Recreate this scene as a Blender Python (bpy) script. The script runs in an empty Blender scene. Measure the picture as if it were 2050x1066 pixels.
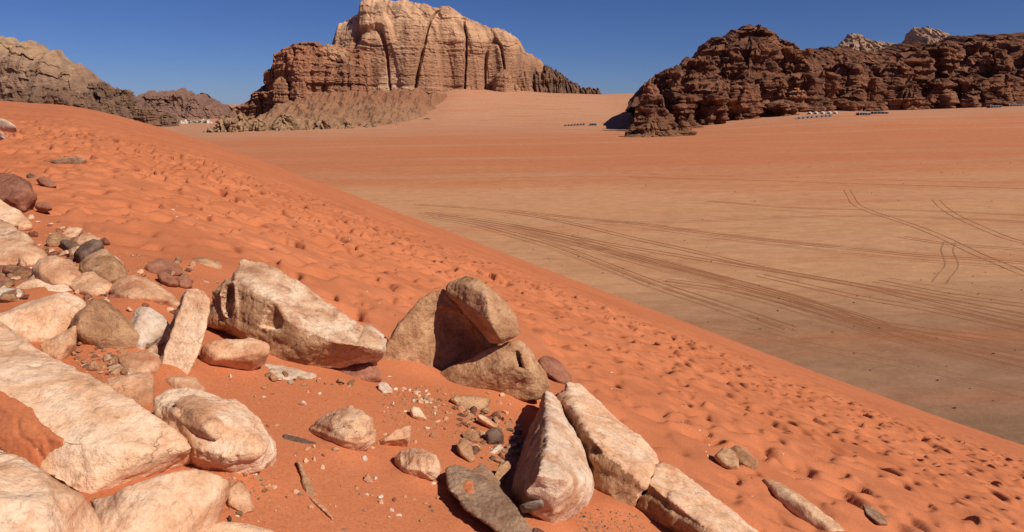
import bpy, bmesh, math, random
import numpy as np
from mathutils import Vector, Matrix

# ------------------------------------------------------------------ camera, sky, sun, exposure
SC = bpy.context.scene
COL = SC.collection
CAMZ = 22.0
PITCH = math.atan(328.0 / 1366.7)
cam = bpy.data.cameras.new('camera'); cam.lens = 24.0; cam.sensor_width = 36.0
cam.clip_start = 0.1; cam.clip_end = 60000
cam_o = bpy.data.objects.new('camera', cam); COL.objects.link(cam_o)
cam_o.location = (0, 0, CAMZ); cam_o.rotation_euler = (math.pi / 2 - PITCH, 0, 0)
SC.camera = cam_o

SUN_AZ, SUN_EL = math.radians(124), math.radians(43)      # azimuth clockwise from the view direction
world = bpy.data.worlds.new('World'); SC.world = world; world.use_nodes = True
wn = world.node_tree; wn.nodes.clear()
sky = wn.nodes.new('ShaderNodeTexSky'); sky.sky_type = 'NISHITA'; sky.sun_disc = False
sky.sun_elevation = SUN_EL; sky.sun_rotation = SUN_AZ
sky.altitude = 3000; sky.air_density = 1.0; sky.dust_density = 1.0; sky.ozone_density = 8.0
bg = wn.nodes.new('ShaderNodeBackground'); bg.inputs['Strength'].default_value = 0.062
wo = wn.nodes.new('ShaderNodeOutputWorld')
tint = wn.nodes.new('ShaderNodeMix'); tint.data_type = 'RGBA'; tint.blend_type = 'MULTIPLY'; tint.inputs[0].default_value = 1.0; tint.inputs[7].default_value = (0.66, 0.70, 0.95, 1)
wn.links.new(sky.outputs[0], tint.inputs[6]); wn.links.new(tint.outputs[2], bg.inputs[0]); wn.links.new(bg.outputs[0], wo.inputs[0])

sun = bpy.data.lights.new('sun', 'SUN'); sun.energy = 5.0; sun.angle = math.radians(0.5); sun.color = (1.0, 0.90, 0.75)
sun_o = bpy.data.objects.new('sun', sun); COL.objects.link(sun_o)
sdir = Vector((math.sin(SUN_AZ) * math.cos(SUN_EL), math.cos(SUN_AZ) * math.cos(SUN_EL), math.sin(SUN_EL)))
sun_o.rotation_euler = sdir.to_track_quat('Z', 'Y').to_euler()

SC.view_settings.view_transform = 'Standard'; SC.view_settings.look = 'None'
SC.view_settings.exposure = 0.0; SC.view_settings.gamma = 1.0

# ------------------------------------------------------------------ noise
RS = np.random.RandomState(7)
PERM = RS.permutation(256).astype(np.int64)
GRAD = RS.normal(size=(256, 3)); GRAD /= np.linalg.norm(GRAD, axis=1)[:, None]
RND = RS.uniform(-1, 1, 4096)

def pn(p):
    p = np.asarray(p, dtype=np.float64)
    i = np.floor(p).astype(np.int64); f = p - i
    u = f * f * f * (f * (f * 6 - 15) + 10)
    i &= 255
    r = 0
    for dx in (0, 1):
        wx = u[:, 0] if dx else 1 - u[:, 0]
        a = PERM[(i[:, 0] + dx) & 255]
        for dy in (0, 1):
            wy = u[:, 1] if dy else 1 - u[:, 1]
            b = PERM[(a + i[:, 1] + dy) & 255]
            for dz in (0, 1):
                wz = u[:, 2] if dz else 1 - u[:, 2]
                g = GRAD[PERM[(b + i[:, 2] + dz) & 255]]
                r = r + wx * wy * wz * (g[:, 0] * (f[:, 0] - dx) + g[:, 1] * (f[:, 1] - dy) + g[:, 2] * (f[:, 2] - dz))
    return r * 1.6

def fbm(p, o=4, gain=0.5):
    a = 1.0; s = 0; q = np.array(p, dtype=np.float64)
    for k in range(o):
        s = s + a * pn(q); a *= gain; q = q * 2.03 + 17.3
    return s

def ridged(p, o=3):
    a = 1.0; s = 0; q = np.array(p, dtype=np.float64)
    for k in range(o):
        s = s + a * (1 - np.abs(pn(q)) * 2.2); a *= 0.5; q = q * 2.07 + 9.1
    return s

def strata(z, th, seed=0, soft=0.22):
    k = z / th + 700; i = np.floor(k).astype(np.int64); fr = k - i
    w = np.clip((fr - (1 - soft)) / soft, 0, 1); w = w * w * (3 - 2 * w)
    return RND[(i * 7 + seed * 131) % 4096] * (1 - w) + RND[((i + 1) * 7 + seed * 131) % 4096] * w

def sst(a, b, x):
    t = np.clip((x - a) / (b - a), 0, 1); return t * t * (3 - 2 * t)

# ------------------------------------------------------------------ pixels of a 2050x1066 view <-> directions (to read sizes off the place)
F = 1366.7; CP, SP = math.cos(PITCH), math.sin(PITCH)
def tq(px, py):
    """slope right (x/y) and slope down (-z/y) of the ray through a picture point"""
    px = np.asarray(px, float); py = np.asarray(py, float)
    dy = F * CP + (533 - py) * SP
    return (px - 1025) / dy, -(-F * SP + (533 - py) * CP) / dy
def P(px, py, d):
    t, q = tq(px, py); return np.array([t * d, d + 0 * t, CAMZ - q * d])

# dune: tangent to the skyline s(t) at depth ys(t)
SIL = [(-500, 190), (-200, 190), (0, 201), (60, 207), (120, 209), (190, 221), (260, 238), (330, 258), (400, 280), (500, 314), (600, 351), (700, 388), (800, 427), (900, 464), (1000, 503),
       (1100, 542), (1200, 580), (1300, 618), (1400, 656), (1500, 695), (1600, 733), (1700, 770), (1800, 806), (1900, 842), (2050, 892), (2300, 975), (2700, 1100)]
_t, _q = tq([a for a, b in SIL], [b for a, b in SIL])
_tt = np.linspace(-1.5, 1.5, 601); _qq = np.interp(_tt, _t, _q)
_k = np.ones(9) / 9; _qs = np.convolve(np.pad(_qq, 4, 'edge'), _k, 'valid')
HC = 1.8
def sil(t): return np.interp(t, _tt, _qs)
def ysil(t): return np.interp(t, [-1.5, -0.8, -0.4, 0.0, 0.4, 0.8, 1.5], [130, 105, 85, 60, 43, 33, 28])
def zdune(x, y):
    """height of the smooth dune sheet"""
    y = np.maximum(y, 0.3); t = np.clip(x / y, -1.5, 1.5); s = sil(t); ys = ysil(t); k = 1 - y / ys
    return CAMZ - y * s - HC * k * k * np.where(k < 0, 2.2, 1.0)
def G(px, py):
    """where the ray through a picture point meets the dune sheet"""
    t, q = tq(px, py); s = sil(t); ys = ysil(t); e = np.maximum(q - s, 1e-4)
    b = 2 * HC / ys + e; a = HC / ys ** 2
    y = (b - np.sqrt(np.maximum(b * b - 4 * a * HC, 0))) / (2 * a)
    return np.array([t * y, y, CAMZ - q * y])

def PH(lst):
    """points given by picture place and height above the dune sheet"""
    out = []
    for px, py, hh in lst:
        t, q = tq(px, py); s_ = sil(t); ys = ysil(t); e = max(float(q - s_), 1e-4); b = 2 * HC / ys + e; a = HC / ys ** 2
        y = (b - math.sqrt(max(b * b - 4 * a * (HC - hh), 0))) / (2 * a); out.append(np.array([t * y, y, CAMZ - q * y]))
    return out
# plain: a gently tilted valley floor with a sand ramp against the big mesa
def zplain(x, y):
    d = np.hypot(x, y); f = np.where(d < 2600, 1.0, 2600 / np.maximum(d, 1))
    z = (0.017 * x - 0.0125 * y) * f
    amp = np.interp(x, [-420, -200, -90, 60, 200, 330, 520], [0, 40, 64, 50, 44, 36, 0])
    z = z + amp * np.where(y < 1190, np.exp(-((y - 1190) / 210) ** 2), np.exp(-((y - 1190) / 900) ** 2))
    z = z + np.interp(x, [150, 330, 430, 650, 900, 1500], [0, 13, 12, 17, 20, 20]) * sst(450, 800, y)
    return z
def GP(px, py):
    t, q = tq(px, py); lo, hi = 20.0, 6000.0
    ds = np.geomspace(lo, hi, 2500); z = CAMZ - q * ds; g = zplain(t * ds, ds)
    k = np.argmax(z < g); y = ds[k] if (z < g).any() else hi
    return np.array([t * y, y, zplain(t * y, y)])

# ------------------------------------------------------------------ helpers
def mesh_np(name, V, Fc, smooth=True):
    me = bpy.data.meshes.new(name); V = np.asarray(V, np.float32); Fc = np.asarray(Fc, np.int32)
    n = Fc.shape[1]
    me.vertices.add(len(V)); me.vertices.foreach_set('co', V.ravel())
    me.loops.add(Fc.size); me.loops.foreach_set('vertex_index', Fc.ravel())
    me.polygons.add(len(Fc)); me.polygons.foreach_set('loop_start', np.arange(0, Fc.size, n, dtype=np.int32))
    me.polygons.foreach_set('use_smooth', np.full(len(Fc), smooth))
    me.update(); me.validate(); return me
def grid_faces(nr, nc, wrap=False):
    r = np.arange(nr - 1)[:, None]; c = np.arange(nc if wrap else nc - 1)[None]; c2 = (c + 1) % nc
    return np.stack([r * nc + c, r * nc + c2, (r + 1) * nc + c2, (r + 1) * nc + c], -1).reshape(-1, 4)
def obj(name, me, mat=None, parent=None, loc=None):
    o = bpy.data.objects.new(name, me); COL.objects.link(o)
    if mat is not None and me is not None: me.materials.clear(); me.materials.append(mat)
    if parent is not None: o.parent = parent
    if loc is not None: o.location = loc
    return o
def tag(o, label=None, cat=None, group=None, kind=None):
    if label: o['label'] = label
    if cat: o['category'] = cat
    if group: o['group'] = group
    if kind: o['kind'] = kind
    return o

# ------------------------------------------------------------------ materials
def mat_new(name, rough=0.95, spec=0.15):
    m = bpy.data.materials.new(name); m.use_nodes = True; nt = m.node_tree
    b = nt.nodes['Principled BSDF']; b.inputs['Roughness'].default_value = rough
    b.inputs['Specular IOR Level'].default_value = spec
    return m, nt, b
def N(nt, t, **kw):
    n = nt.nodes.new(t)
    for k, v in kw.items():
        if k in n.inputs: n.inputs[k].default_value = v
        else: setattr(n, k, v)
    return n
def noise_n(nt, vec, scale, detail=5, rough=0.55, dist=0.0):
    n = N(nt, 'ShaderNodeTexNoise'); n.inputs['Scale'].default_value = scale; n.inputs['Detail'].default_value = detail
    n.inputs['Roughness'].default_value = rough; n.inputs['Distortion'].default_value = dist
    if vec is not None: nt.links.new(vec, n.inputs['Vector'])
    return n.outputs[0]
def ramp_n(nt, fac, stops):
    r = N(nt, 'ShaderNodeValToRGB'); e = r.color_ramp.elements
    while len(e) < len(stops): e.new(0.5)
    for k, (p, c) in enumerate(stops):
        e[k].position = p; e[k].color = (*c, 1) if len(c) == 3 else c
    nt.links.new(fac, r.inputs[0]); return r.outputs[0]
def mixc(nt, fac, a, b, mode='MIX'):
    m = N(nt, 'ShaderNodeMix', data_type='RGBA', blend_type=mode)
    for s, v in ((0, fac), (6, a), (7, b)):
        if isinstance(v, (int, float)): m.inputs[s].default_value = v
        elif isinstance(v, tuple): m.inputs[s].default_value = (*v, 1)
        else: nt.links.new(v, m.inputs[s])
    return m.outputs[2]
def mapping(nt, vec, scale=(1, 1, 1), rot=(0, 0, 0)):
    m = N(nt, 'ShaderNodeMapping'); m.inputs['Scale'].default_value = scale; m.inputs['Rotation'].default_value = rot
    nt.links.new(vec, m.inputs['Vector']); return m.outputs[0]
def bump(nt, b, h, strength, dist, prev=None):
    n = N(nt, 'ShaderNodeBump'); n.inputs['Strength'].default_value = strength; n.inputs['Distance'].default_value = dist
    nt.links.new(h, n.inputs['Height'])
    if prev is not None: nt.links.new(prev, n.inputs['Normal'])
    nt.links.new(n.outputs[0], b.inputs['Normal']); return n.outputs[0]
def pos_n(nt): return N(nt, 'ShaderNodeNewGeometry').outputs['Position']
def bw(c): return [(0.0, (0, 0, 0)), (1.0, (1, 1, 1))]

SAND = (0.47, 0.145, 0.062)
def make_sand():
    m, nt, b = mat_new('red_sand', 1.0, 0.05)
    p = pos_n(nt)
    c1 = ramp_n(nt, noise_n(nt, p, 0.35, 4), [(0.3, (0.46, 0.150, 0.067)), (0.72, (0.54, 0.190, 0.090))])
    sp = ramp_n(nt, noise_n(nt, p, 60, 3, 0.7), [(0.28, (0.80, 0.76, 0.74)), (0.5, (1, 1, 1)), (0.75, (1.12, 1.13, 1.15))])
    c2 = mixc(nt, 1.0, c1, sp, 'MULTIPLY')
    nt.links.new(c2, b.inputs['Base Color'])
    n1 = bump(nt, b, noise_n(nt, p, 14, 4, 0.55), 0.35, 0.02)
    bump(nt, b, noise_n(nt, p, 160, 2, 0.6), 0.35, 0.004, n1)
    return m
M_SAND = make_sand()

def make_plain():
    m, nt, b = mat_new('valley_floor', 1.0, 0.05)
    p = pos_n(nt); sx = N(nt, 'ShaderNodeSeparateXYZ'); nt.links.new(p, sx.inputs[0])
    # sediment changes with distance from the dune: grey grit, brown gravel flat, red drift sand
    wob = noise_n(nt, mapping(nt, p, (0.008, 0.03, 0.01)), 1.0, 4)
    ln = N(nt, 'ShaderNodeMath', operation='LOGARITHM'); nt.links.new(sx.outputs[1], ln.inputs[0]); ln.inputs[1].default_value = 10
    ad = N(nt, 'ShaderNodeMath', operation='MULTIPLY_ADD'); nt.links.new(wob, ad.inputs[0]); ad.inputs[1].default_value = 0.42; nt.links.new(ln.outputs[0], ad.inputs[2])
    mr = N(nt, 'ShaderNodeMapRange'); nt.links.new(ad.outputs[0], mr.inputs[0]); mr.inputs[1].default_value = 1.8; mr.inputs[2].default_value = 3.6
    base = ramp_n(nt, mr.outputs[0], [(0.0, (0.20, 0.118, 0.075)), (0.10, (0.30, 0.165, 0.097)), (0.19, (0.49, 0.270, 0.150)), (0.36, (0.54, 0.280, 0.150)),
                                      (0.46, (0.50, 0.195, 0.095)), (0.66, (0.51, 0.198, 0.097)), (0.735, (0.50, 0.255, 0.155)), (1.0, (0.52, 0.26, 0.16))])
    # long wind streaks of paler and redder sand
    st = noise_n(nt, mapping(nt, p, (0.0030, 0.028, 0.03), (0, 0, 0.06)), 1.0, 6, 0.6, 0.3)
    k = ramp_n(nt, st, [(0.52, (0, 0, 0)), (0.74, (0.65, 0.65, 0.65))])
    base = mixc(nt, k, base, (0.50, 0.29, 0.19))
    st2 = noise_n(nt, mapping(nt, p, (0.012, 0.09, 0.03), (0, 0, -0.1)), 1.0, 5, 0.6)
    base = mixc(nt, ramp_n(nt, st2, [(0.5, (0, 0, 0)), (0.7, (0.55, 0.55, 0.55))]), base, (0.46, 0.165, 0.082))
    f = ramp_n(nt, noise_n(nt, mapping(nt, p, (0.5, 1.0, 1)), 0.55, 9, 0.78), [(0.3, (0.74, 0.72, 0.70)), (0.7, (1.16, 1.16, 1.16))])
    base = mixc(nt, 1.0, base, f, 'MULTIPLY')
    nt.links.new(base, b.inputs['Base Color'])
    bump(nt, b, noise_n(nt, p, 1.2, 6, 0.7), 0.6, 0.12)
    return m
M_PLAIN = make_plain()

def make_cliff(name, low, high, band, dark, zlo, zhi, zs=0.10, pale=None, streak=0.5):
    m, nt, b = mat_new(name, 0.95, 0.1)
    p = pos_n(nt); sx = N(nt, 'ShaderNodeSeparateXYZ'); nt.links.new(p, sx.inputs[0])
    w = noise_n(nt, p, 0.012, 4)
    ad = N(nt, 'ShaderNodeMath', operation='MULTIPLY_ADD'); nt.links.new(w, ad.inputs[0]); ad.inputs[1].default_value = (zhi - zlo) * 0.9; nt.links.new(sx.outputs[2], ad.inputs[2])
    mr = N(nt, 'ShaderNodeMapRange'); nt.links.new(ad.outputs[0], mr.inputs[0]); mr.inputs[1].default_value = zlo + (zhi - zlo) * 0.45; mr.inputs[2].default_value = zhi + (zhi - zlo) * 0.45
    base = mixc(nt, mr.outputs[0], low, high)
    bd = noise_n(nt, mapping(nt, p, (0.006, 0.006, zs)), 1.0, 6, 0.65, 0.4)
    base = mixc(nt, ramp_n(nt, bd, [(0.42, (0, 0, 0)), (0.62, (0.75, 0.75, 0.75))]), base, band)
    stn = noise_n(nt, mapping(nt, p, (0.05, 0.05, 0.008)), 1.0, 5, 0.6)
    base = mixc(nt, ramp_n(nt, stn, [(0.47, (0, 0, 0)), (0.64, (streak, streak, streak))]), base, dark)
    if pale:
        pn_ = noise_n(nt, mapping(nt, p, (0.013, 0.013, 0.02)), 1.0, 4, 0.6)
        base = mixc(nt, ramp_n(nt, pn_, [(0.56, (0, 0, 0)), (0.66, (0.7, 0.7, 0.7))]), base, pale)
    f = ramp_n(nt, noise_n(nt, p, 0.3, 5, 0.7), [(0.3, (0.75, 0.75, 0.75)), (0.7, (1.18, 1.18, 1.18))])
    base = mixc(nt, 1.0, base, f, 'MULTIPLY')
    nt.links.new(base, b.inputs['Base Color'])
    n1 = bump(nt, b, noise_n(nt, mapping(nt, p, (0.12, 0.12, 0.9)), 1.0, 6, 0.65), 0.7, 1.2)
    bump(nt, b, noise_n(nt, p, 0.5, 4, 0.6), 0.5, 0.8, n1)
    return m
M_MESA = make_cliff('mesa_sandstone', (0.33, 0.168, 0.10), (0.66, 0.41, 0.25), (0.42, 0.232, 0.14), (0.19, 0.105, 0.072), 70, 150, 0.12, (0.66, 0.43, 0.275), 0.7)
M_SHOULDER = make_cliff('red_sandstone', (0.33, 0.165, 0.098), (0.33, 0.14, 0.078), (0.26, 0.125, 0.076), (0.15, 0.085, 0.058), 0, 100, 0.16, (0.50, 0.31, 0.19))
M_TALUS = make_cliff('scree_slope', (0.32, 0.185, 0.108), (0.27, 0.125, 0.072), (0.29, 0.15, 0.088), (0.17, 0.088, 0.053), -5, 26, 0.06, None, 0.4)
M_DARK = make_cliff('varnished_sandstone', (0.215, 0.094, 0.054), (0.225, 0.097, 0.055), (0.13, 0.058, 0.036), (0.07, 0.035, 0.025), 0, 100, 0.22, (0.36, 0.17, 0.098), 0.7)
M_FARPALE = make_cliff('far_pale_sandstone', (0.30, 0.20, 0.15), (0.40, 0.27, 0.19), (0.30, 0.19, 0.14), (0.2, 0.13, 0.1), 100, 200, 0.06)
M_LEFT = make_cliff('banded_sandstone', (0.26, 0.155, 0.104), (0.46, 0.30, 0.18), (0.29, 0.178, 0.12), (0.15, 0.095, 0.072), 60, 180, 0.10, (0.42, 0.28, 0.18), 0.65)
M_RANGE = make_cliff('range_rock_haze_tint', (0.25, 0.145, 0.10), (0.21, 0.115, 0.09), (0.17, 0.096, 0.08), (0.115, 0.07, 0.062), -60, 150, 0.05, None, 0.5)  # brown rock with the purplish cast of distance haze mixed into its colours

def make_rock(name, cols, stain, stain_amt, speck, bscale=1.0, layer=0.0, lay_rot=(0.5, 0.3, 0)):
    """sandstone: tone patches, iron stains, fine grains, pits"""
    m, nt, b = mat_new(name, 0.92, 0.15)
    tc = N(nt, 'ShaderNodeTexCoord').outputs['Object']; oi = N(nt, 'ShaderNodeObjectInfo').outputs['Random']
    cb = N(nt, 'ShaderNodeVectorMath', operation='MULTIPLY_ADD'); nt.links.new(oi, cb.inputs[0]); cb.inputs[1].default_value = (37, 53, 71); nt.links.new(tc, cb.inputs[2])
    v = cb.outputs[0]
    c = ramp_n(nt, noise_n(nt, v, 3.2, 6, 0.6, 0.6), [(0.34, cols[0]), (0.48, cols[1]), (0.62, cols[2])])
    sv = mapping(nt, v, (2.0, 5.0, 12.0), lay_rot)
    c = mixc(nt, ramp_n(nt, noise_n(nt, sv, 1.0, 6, 0.65, 0.5), [(0.50, (0, 0, 0)), (0.72, (stain_amt,) * 3)]), c, stain)
    c = mixc(nt, ramp_n(nt, noise_n(nt, v, 7.0, 6, 0.7, 0.2), [(0.56, (0, 0, 0)), (0.68, (stain_amt * 0.8,) * 3)]), c, speck)
    dk_ = ramp_n(nt, noise_n(nt, mapping(nt, v, (6, 9, 16), lay_rot), 1.6, 7, 0.75, 0.3), [(0.58, (0, 0, 0)), (0.70, (0.75, 0.75, 0.75))])
    c = mixc(nt, dk_, c, tuple(x * 0.66 for x in speck))
    ve = N(nt, 'ShaderNodeTexVoronoi', feature='DISTANCE_TO_EDGE'); ve.inputs['Scale'].default_value = 3.1
    wv = N(nt, 'ShaderNodeTexNoise'); wv.inputs['Scale'].default_value = 5.0; wv.inputs['Detail'].default_value = 4; nt.links.new(v, wv.inputs['Vector'])
    wm = N(nt, 'ShaderNodeVectorMath', operation='MULTIPLY_ADD'); nt.links.new(wv.outputs['Color'], wm.inputs[0]); wm.inputs[1].default_value = (0.35, 0.35, 0.35); nt.links.new(mapping(nt, v, (1, 1, 1.8), lay_rot), wm.inputs[2])
    nt.links.new(wm.outputs[0], ve.inputs['Vector'])
    crk = ramp_n(nt, ve.outputs['Distance'], [(0.0, (1, 1, 1)), (0.014, (0, 0, 0))])
    crm = mixc(nt, 1.0, crk, ramp_n(nt, noise_n(nt, v, 2.2, 3), [(0.54, (0, 0, 0)), (0.66, (0.4, 0.4, 0.4))]), 'MULTIPLY')
    c = mixc(nt, crm, c, tuple(x * 0.45 for x in speck))
    g = ramp_n(nt, noise_n(nt, v, 38, 5, 0.8), [(0.28, (0.56, 0.52, 0.50)), (0.46, (0.96, 0.96, 0.96)), (0.74, (1.15, 1.15, 1.15))])
    c = mixc(nt, 1.0, c, g, 'MULTIPLY')
    nt.links.new(c, b.inputs['Base Color'])
    n1 = bump(nt, b, noise_n(nt, v, 13, 7, 0.68, 0.2), 0.8 * bscale, 0.03)
    if layer > 0:
        n1 = bump(nt, b, noise_n(nt, mapping(nt, v, (3, 3, 40), lay_rot), 1.0, 4, 0.6), layer, 0.03, n1)
    vo = N(nt, 'ShaderNodeTexVoronoi'); vo.inputs['Scale'].default_value = 26; nt.links.new(v, vo.inputs['Vector'])
    n2 = bump(nt, b, ramp_n(nt, vo.outputs[0], [(0.0, (0, 0, 0)), (0.25, (1, 1, 1))]), 0.28 * bscale, 0.014, n1)
    n3 = bump(nt, b, noise_n(nt, v, 55, 4, 0.75), 0.6, 0.008, n2)
    nb = N(nt, 'ShaderNodeBump', invert=True); nb.inputs['Strength'].default_value = 0.8; nb.inputs['Distance'].default_value = 0.012; nt.links.new(crm, nb.inputs['Height']); nt.links.new(n3, nb.inputs['Normal']); nt.links.new(nb.outputs[0], b.inputs['Normal'])
    return m
RM = {
 'stained': make_rock('orange_stained_sandstone', [(0.52, 0.29, 0.175), (0.68, 0.46, 0.32), (0.76, 0.58, 0.44)], (0.46, 0.185, 0.085), 0.85, (0.40, 0.20, 0.115), 0.9),
 'pale': make_rock('pale_sandstone', [(0.60, 0.325, 0.185), (0.77, 0.49, 0.315), (0.84, 0.60, 0.43)], (0.66, 0.31, 0.165), 0.85, (0.56, 0.275, 0.15), 0.9),
 'peach': make_rock('peach_sandstone', [(0.47, 0.225, 0.122), (0.64, 0.355, 0.21), (0.75, 0.485, 0.31)], (0.50, 0.20, 0.10), 0.85, (0.36, 0.17, 0.10), 1.0),
 'streak': make_rock('streaked_sandstone', [(0.40, 0.21, 0.128), (0.62, 0.375, 0.235), (0.78, 0.57, 0.41)], (0.40, 0.175, 0.10), 0.9, (0.22, 0.115, 0.08), 1.1, 0.3),
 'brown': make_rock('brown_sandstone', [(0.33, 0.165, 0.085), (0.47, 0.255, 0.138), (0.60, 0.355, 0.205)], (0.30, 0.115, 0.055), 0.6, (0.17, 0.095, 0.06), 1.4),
 'red': make_rock('red_ironstone', [(0.20, 0.075, 0.048), (0.30, 0.115, 0.07), (0.40, 0.175, 0.11)], (0.14, 0.06, 0.045), 0.6, (0.36, 0.19, 0.13), 1.1),
 'dark': make_rock('dark_ironstone', [(0.10, 0.056, 0.042), (0.15, 0.088, 0.066), (0.22, 0.138, 0.10)], (0.07, 0.038, 0.03), 0.5, (0.30, 0.20, 0.15), 1.1),
 'greybrown': make_rock('weathered_grey_sandstone', [(0.23, 0.125, 0.076), (0.33, 0.192, 0.12), (0.45, 0.285, 0.185)], (0.15, 0.082, 0.052), 0.6, (0.42, 0.29, 0.21), 1.2, 0.3),
 'grey': make_rock('grey_slate_stone', [(0.17, 0.125, 0.095), (0.25, 0.195, 0.15), (0.36, 0.29, 0.225)], (0.11, 0.08, 0.062), 0.5, (0.33, 0.24, 0.18), 0.9, 0.3),
 'white': make_rock('whitish_sandstone', [(0.52, 0.36, 0.26), (0.64, 0.48, 0.37), (0.70, 0.58, 0.48)], (0.50, 0.28, 0.18), 0.6, (0.34, 0.22, 0.16), 1.0),
}
SM = {}
def small_mat(key, lo, hi):
    """same stone for chips of a few centimetres: tone differs from chip to chip, fine grain only"""
    m, nt, b = mat_new('chip_' + key, 0.95, 0.1); oi = N(nt, 'ShaderNodeObjectInfo').outputs['Random']
    c = ramp_n(nt, oi, [(0.0, lo), (1.0, hi)]); p = pos_n(nt)
    g = ramp_n(nt, noise_n(nt, p, 60, 4, 0.7), [(0.3, (0.75, 0.73, 0.72)), (0.7, (1.1, 1.1, 1.1))])
    nt.links.new(mixc(nt, 1.0, c, g, 'MULTIPLY'), b.inputs['Base Color']); bump(nt, b, noise_n(nt, p, 90, 3, 0.6), 0.3, 0.002); SM[key] = m
for k_, lo_, hi_ in (('pale', (0.60, 0.36, 0.22), (0.78, 0.54, 0.36)), ('peach', (0.50, 0.25, 0.14), (0.70, 0.42, 0.26)), ('brown', (0.32, 0.16, 0.085), (0.50, 0.28, 0.155)), ('red', (0.24, 0.09, 0.055), (0.38, 0.16, 0.095)),
                     ('dark', (0.12, 0.07, 0.05), (0.22, 0.14, 0.10)), ('grey', (0.20, 0.15, 0.115), (0.34, 0.27, 0.21)), ('white', (0.62, 0.45, 0.33), (0.76, 0.62, 0.50)), ('greybrown', (0.22, 0.125, 0.08), (0.38, 0.24, 0.155))):
    small_mat(k_, lo_, hi_)
def flat_mat(name, c, rough=0.8):
    m, nt, b = mat_new(name, rough, 0.2); p = pos_n(nt)
    k = ramp_n(nt, noise_n(nt, p, 0.6, 4), [(0.3, tuple(x * 0.85 for x in c)), (0.7, tuple(min(1, x * 1.1) for x in c))])
    nt.links.new(k, b.inputs['Base Color']); return m

# ------------------------------------------------------------------ valley floor
def build_plain():
    ts = np.concatenate([np.linspace(-2.6, -0.9, 30)[:-1], np.linspace(-0.9, 0.9, 150), np.linspace(0.9, 2.6, 30)[1:]])
    ys = np.geomspace(8, 22000, 240)
    T, Y = np.meshgrid(ts, ys); X = T * Y
    V = np.stack([X, Y, np.zeros_like(X)], -1).reshape(-1, 3); V[:, 2] = zplain(V[:, 0], V[:, 1])
    d = V[:, 1]
    V[:, 2] += 0.25 * fbm(V * [0.02, 0.02, 0], 3) * sst(40, 200, d) + 3.0 * pn(V * [0.004, 0.004, 0]) * sst(500, 1200, d)
    o = obj('valley_floor', mesh_np('valley_floor', V, grid_faces(len(ys), len(ts))), M_PLAIN)
    tag(o, 'wide flat valley floor of red sand and brown grit', kind='structure')
build_plain()

# ------------------------------------------------------------------ dune with trodden hollows
YARD = [(-60, 380), (40, 400), (110, 465), (230, 515), (400, 530), (530, 560), (680, 660), (790, 685), (870, 610), (980, 600), (1050, 660), (1140, 750), (1240, 860), (1400, 1000), (1480, 1080), (1480, 1400), (-600, 1400), (-600, 330)]
def in_poly(x, y, poly):
    r = np.zeros(x.shape, bool); n = len(poly)
    for i in range(n):
        x1, y1 = poly[i]; x2, y2 = poly[(i + 1) % n]
        if y1 == y2: continue
        r ^= ((y1 > y) != (y2 > y)) & (x < (x2 - x1) * (y - y1) / (y2 - y1) + x1)
    return r
def poly_dist(x, y, poly):
    d = np.full(x.shape, 1e9); n = len(poly)
    for i in range(n):
        ax, ay = poly[i]; bx, by = poly[(i + 1) % n]; L = max((bx - ax) ** 2 + (by - ay) ** 2, 1e-9)
        h = np.clip(((x - ax) * (bx - ax) + (y - ay) * (by - ay)) / L, 0, 1)
        d = np.minimum(d, np.hypot(x - ax - h * (bx - ax), y - ay - h * (by - ay)))
    return d
YW = []
for a, b in YARD:
    g = G(min(max(a, -420), 2600), b); YW.append((g[0], g[1]))
def hollows(x, y, cell, seed, L=0.30, W=0.10):
    """trodden hollows: long scoop open on the uphill side with a steep wall on the sun side"""
    tt_ = np.clip(x / np.maximum(y, 0.5), -1, 1); ang = np.radians(-28 + 50 * (1 - sst(-0.45, 0.15, tt_))); ca, sa = np.cos(ang), np.sin(ang)
    cx = np.floor(x / cell).astype(np.int64); cy = np.floor(y / cell).astype(np.int64)
    out = np.zeros_like(x)
    for dx in (-1, 0, 1):
        for dy in (-1, 0, 1):
            ix = cx + dx; iy = cy + dy
            h = (ix * 73 + iy * 179 + seed * 31) & 4095
            r1 = RND[h]; r2 = RND[(h * 3 + 11) & 4095]; r3 = RND[(h * 5 + 7) & 4095]; r4 = RND[(h * 7 + 3) & 4095]; r5 = RND[(h * 11 + 5) & 4095]
            fx = (ix + 0.5 + 0.48 * r1) * cell; fy = (iy + 0.5 + 0.48 * r2) * cell
            a = 0.55 * r3; c2, s2 = np.cos(a), np.sin(a)
            ux = (x - fx) * ca + (y - fy) * sa; vx = -(x - fx) * sa + (y - fy) * ca
            u = ux * c2 + vx * s2; v = -ux * s2 + vx * c2
            sc = 0.85 + 0.45 * r4; u = u / (L * sc); v = v / (W * sc * (1.2 + 0.4 * r5))
            pit = sst(-1.3, 0.25, u) * (1 - sst(0.27, 0.52, u)) * np.exp(-v * v)
            rim = np.exp(-((u - 0.75) / 0.22) ** 2 - (v / 1.2) ** 2) * 0.35 + np.exp(-((np.abs(v) - 1.35) / 0.4) ** 2 - ((u + 0.1) / 0.6) ** 2) * 0.22
            am = np.where(r5 > -0.55, 0.7 + 0.5 * r2, 0.0)
            out += am * (rim - pit)
    return out
BANKS = []
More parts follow.
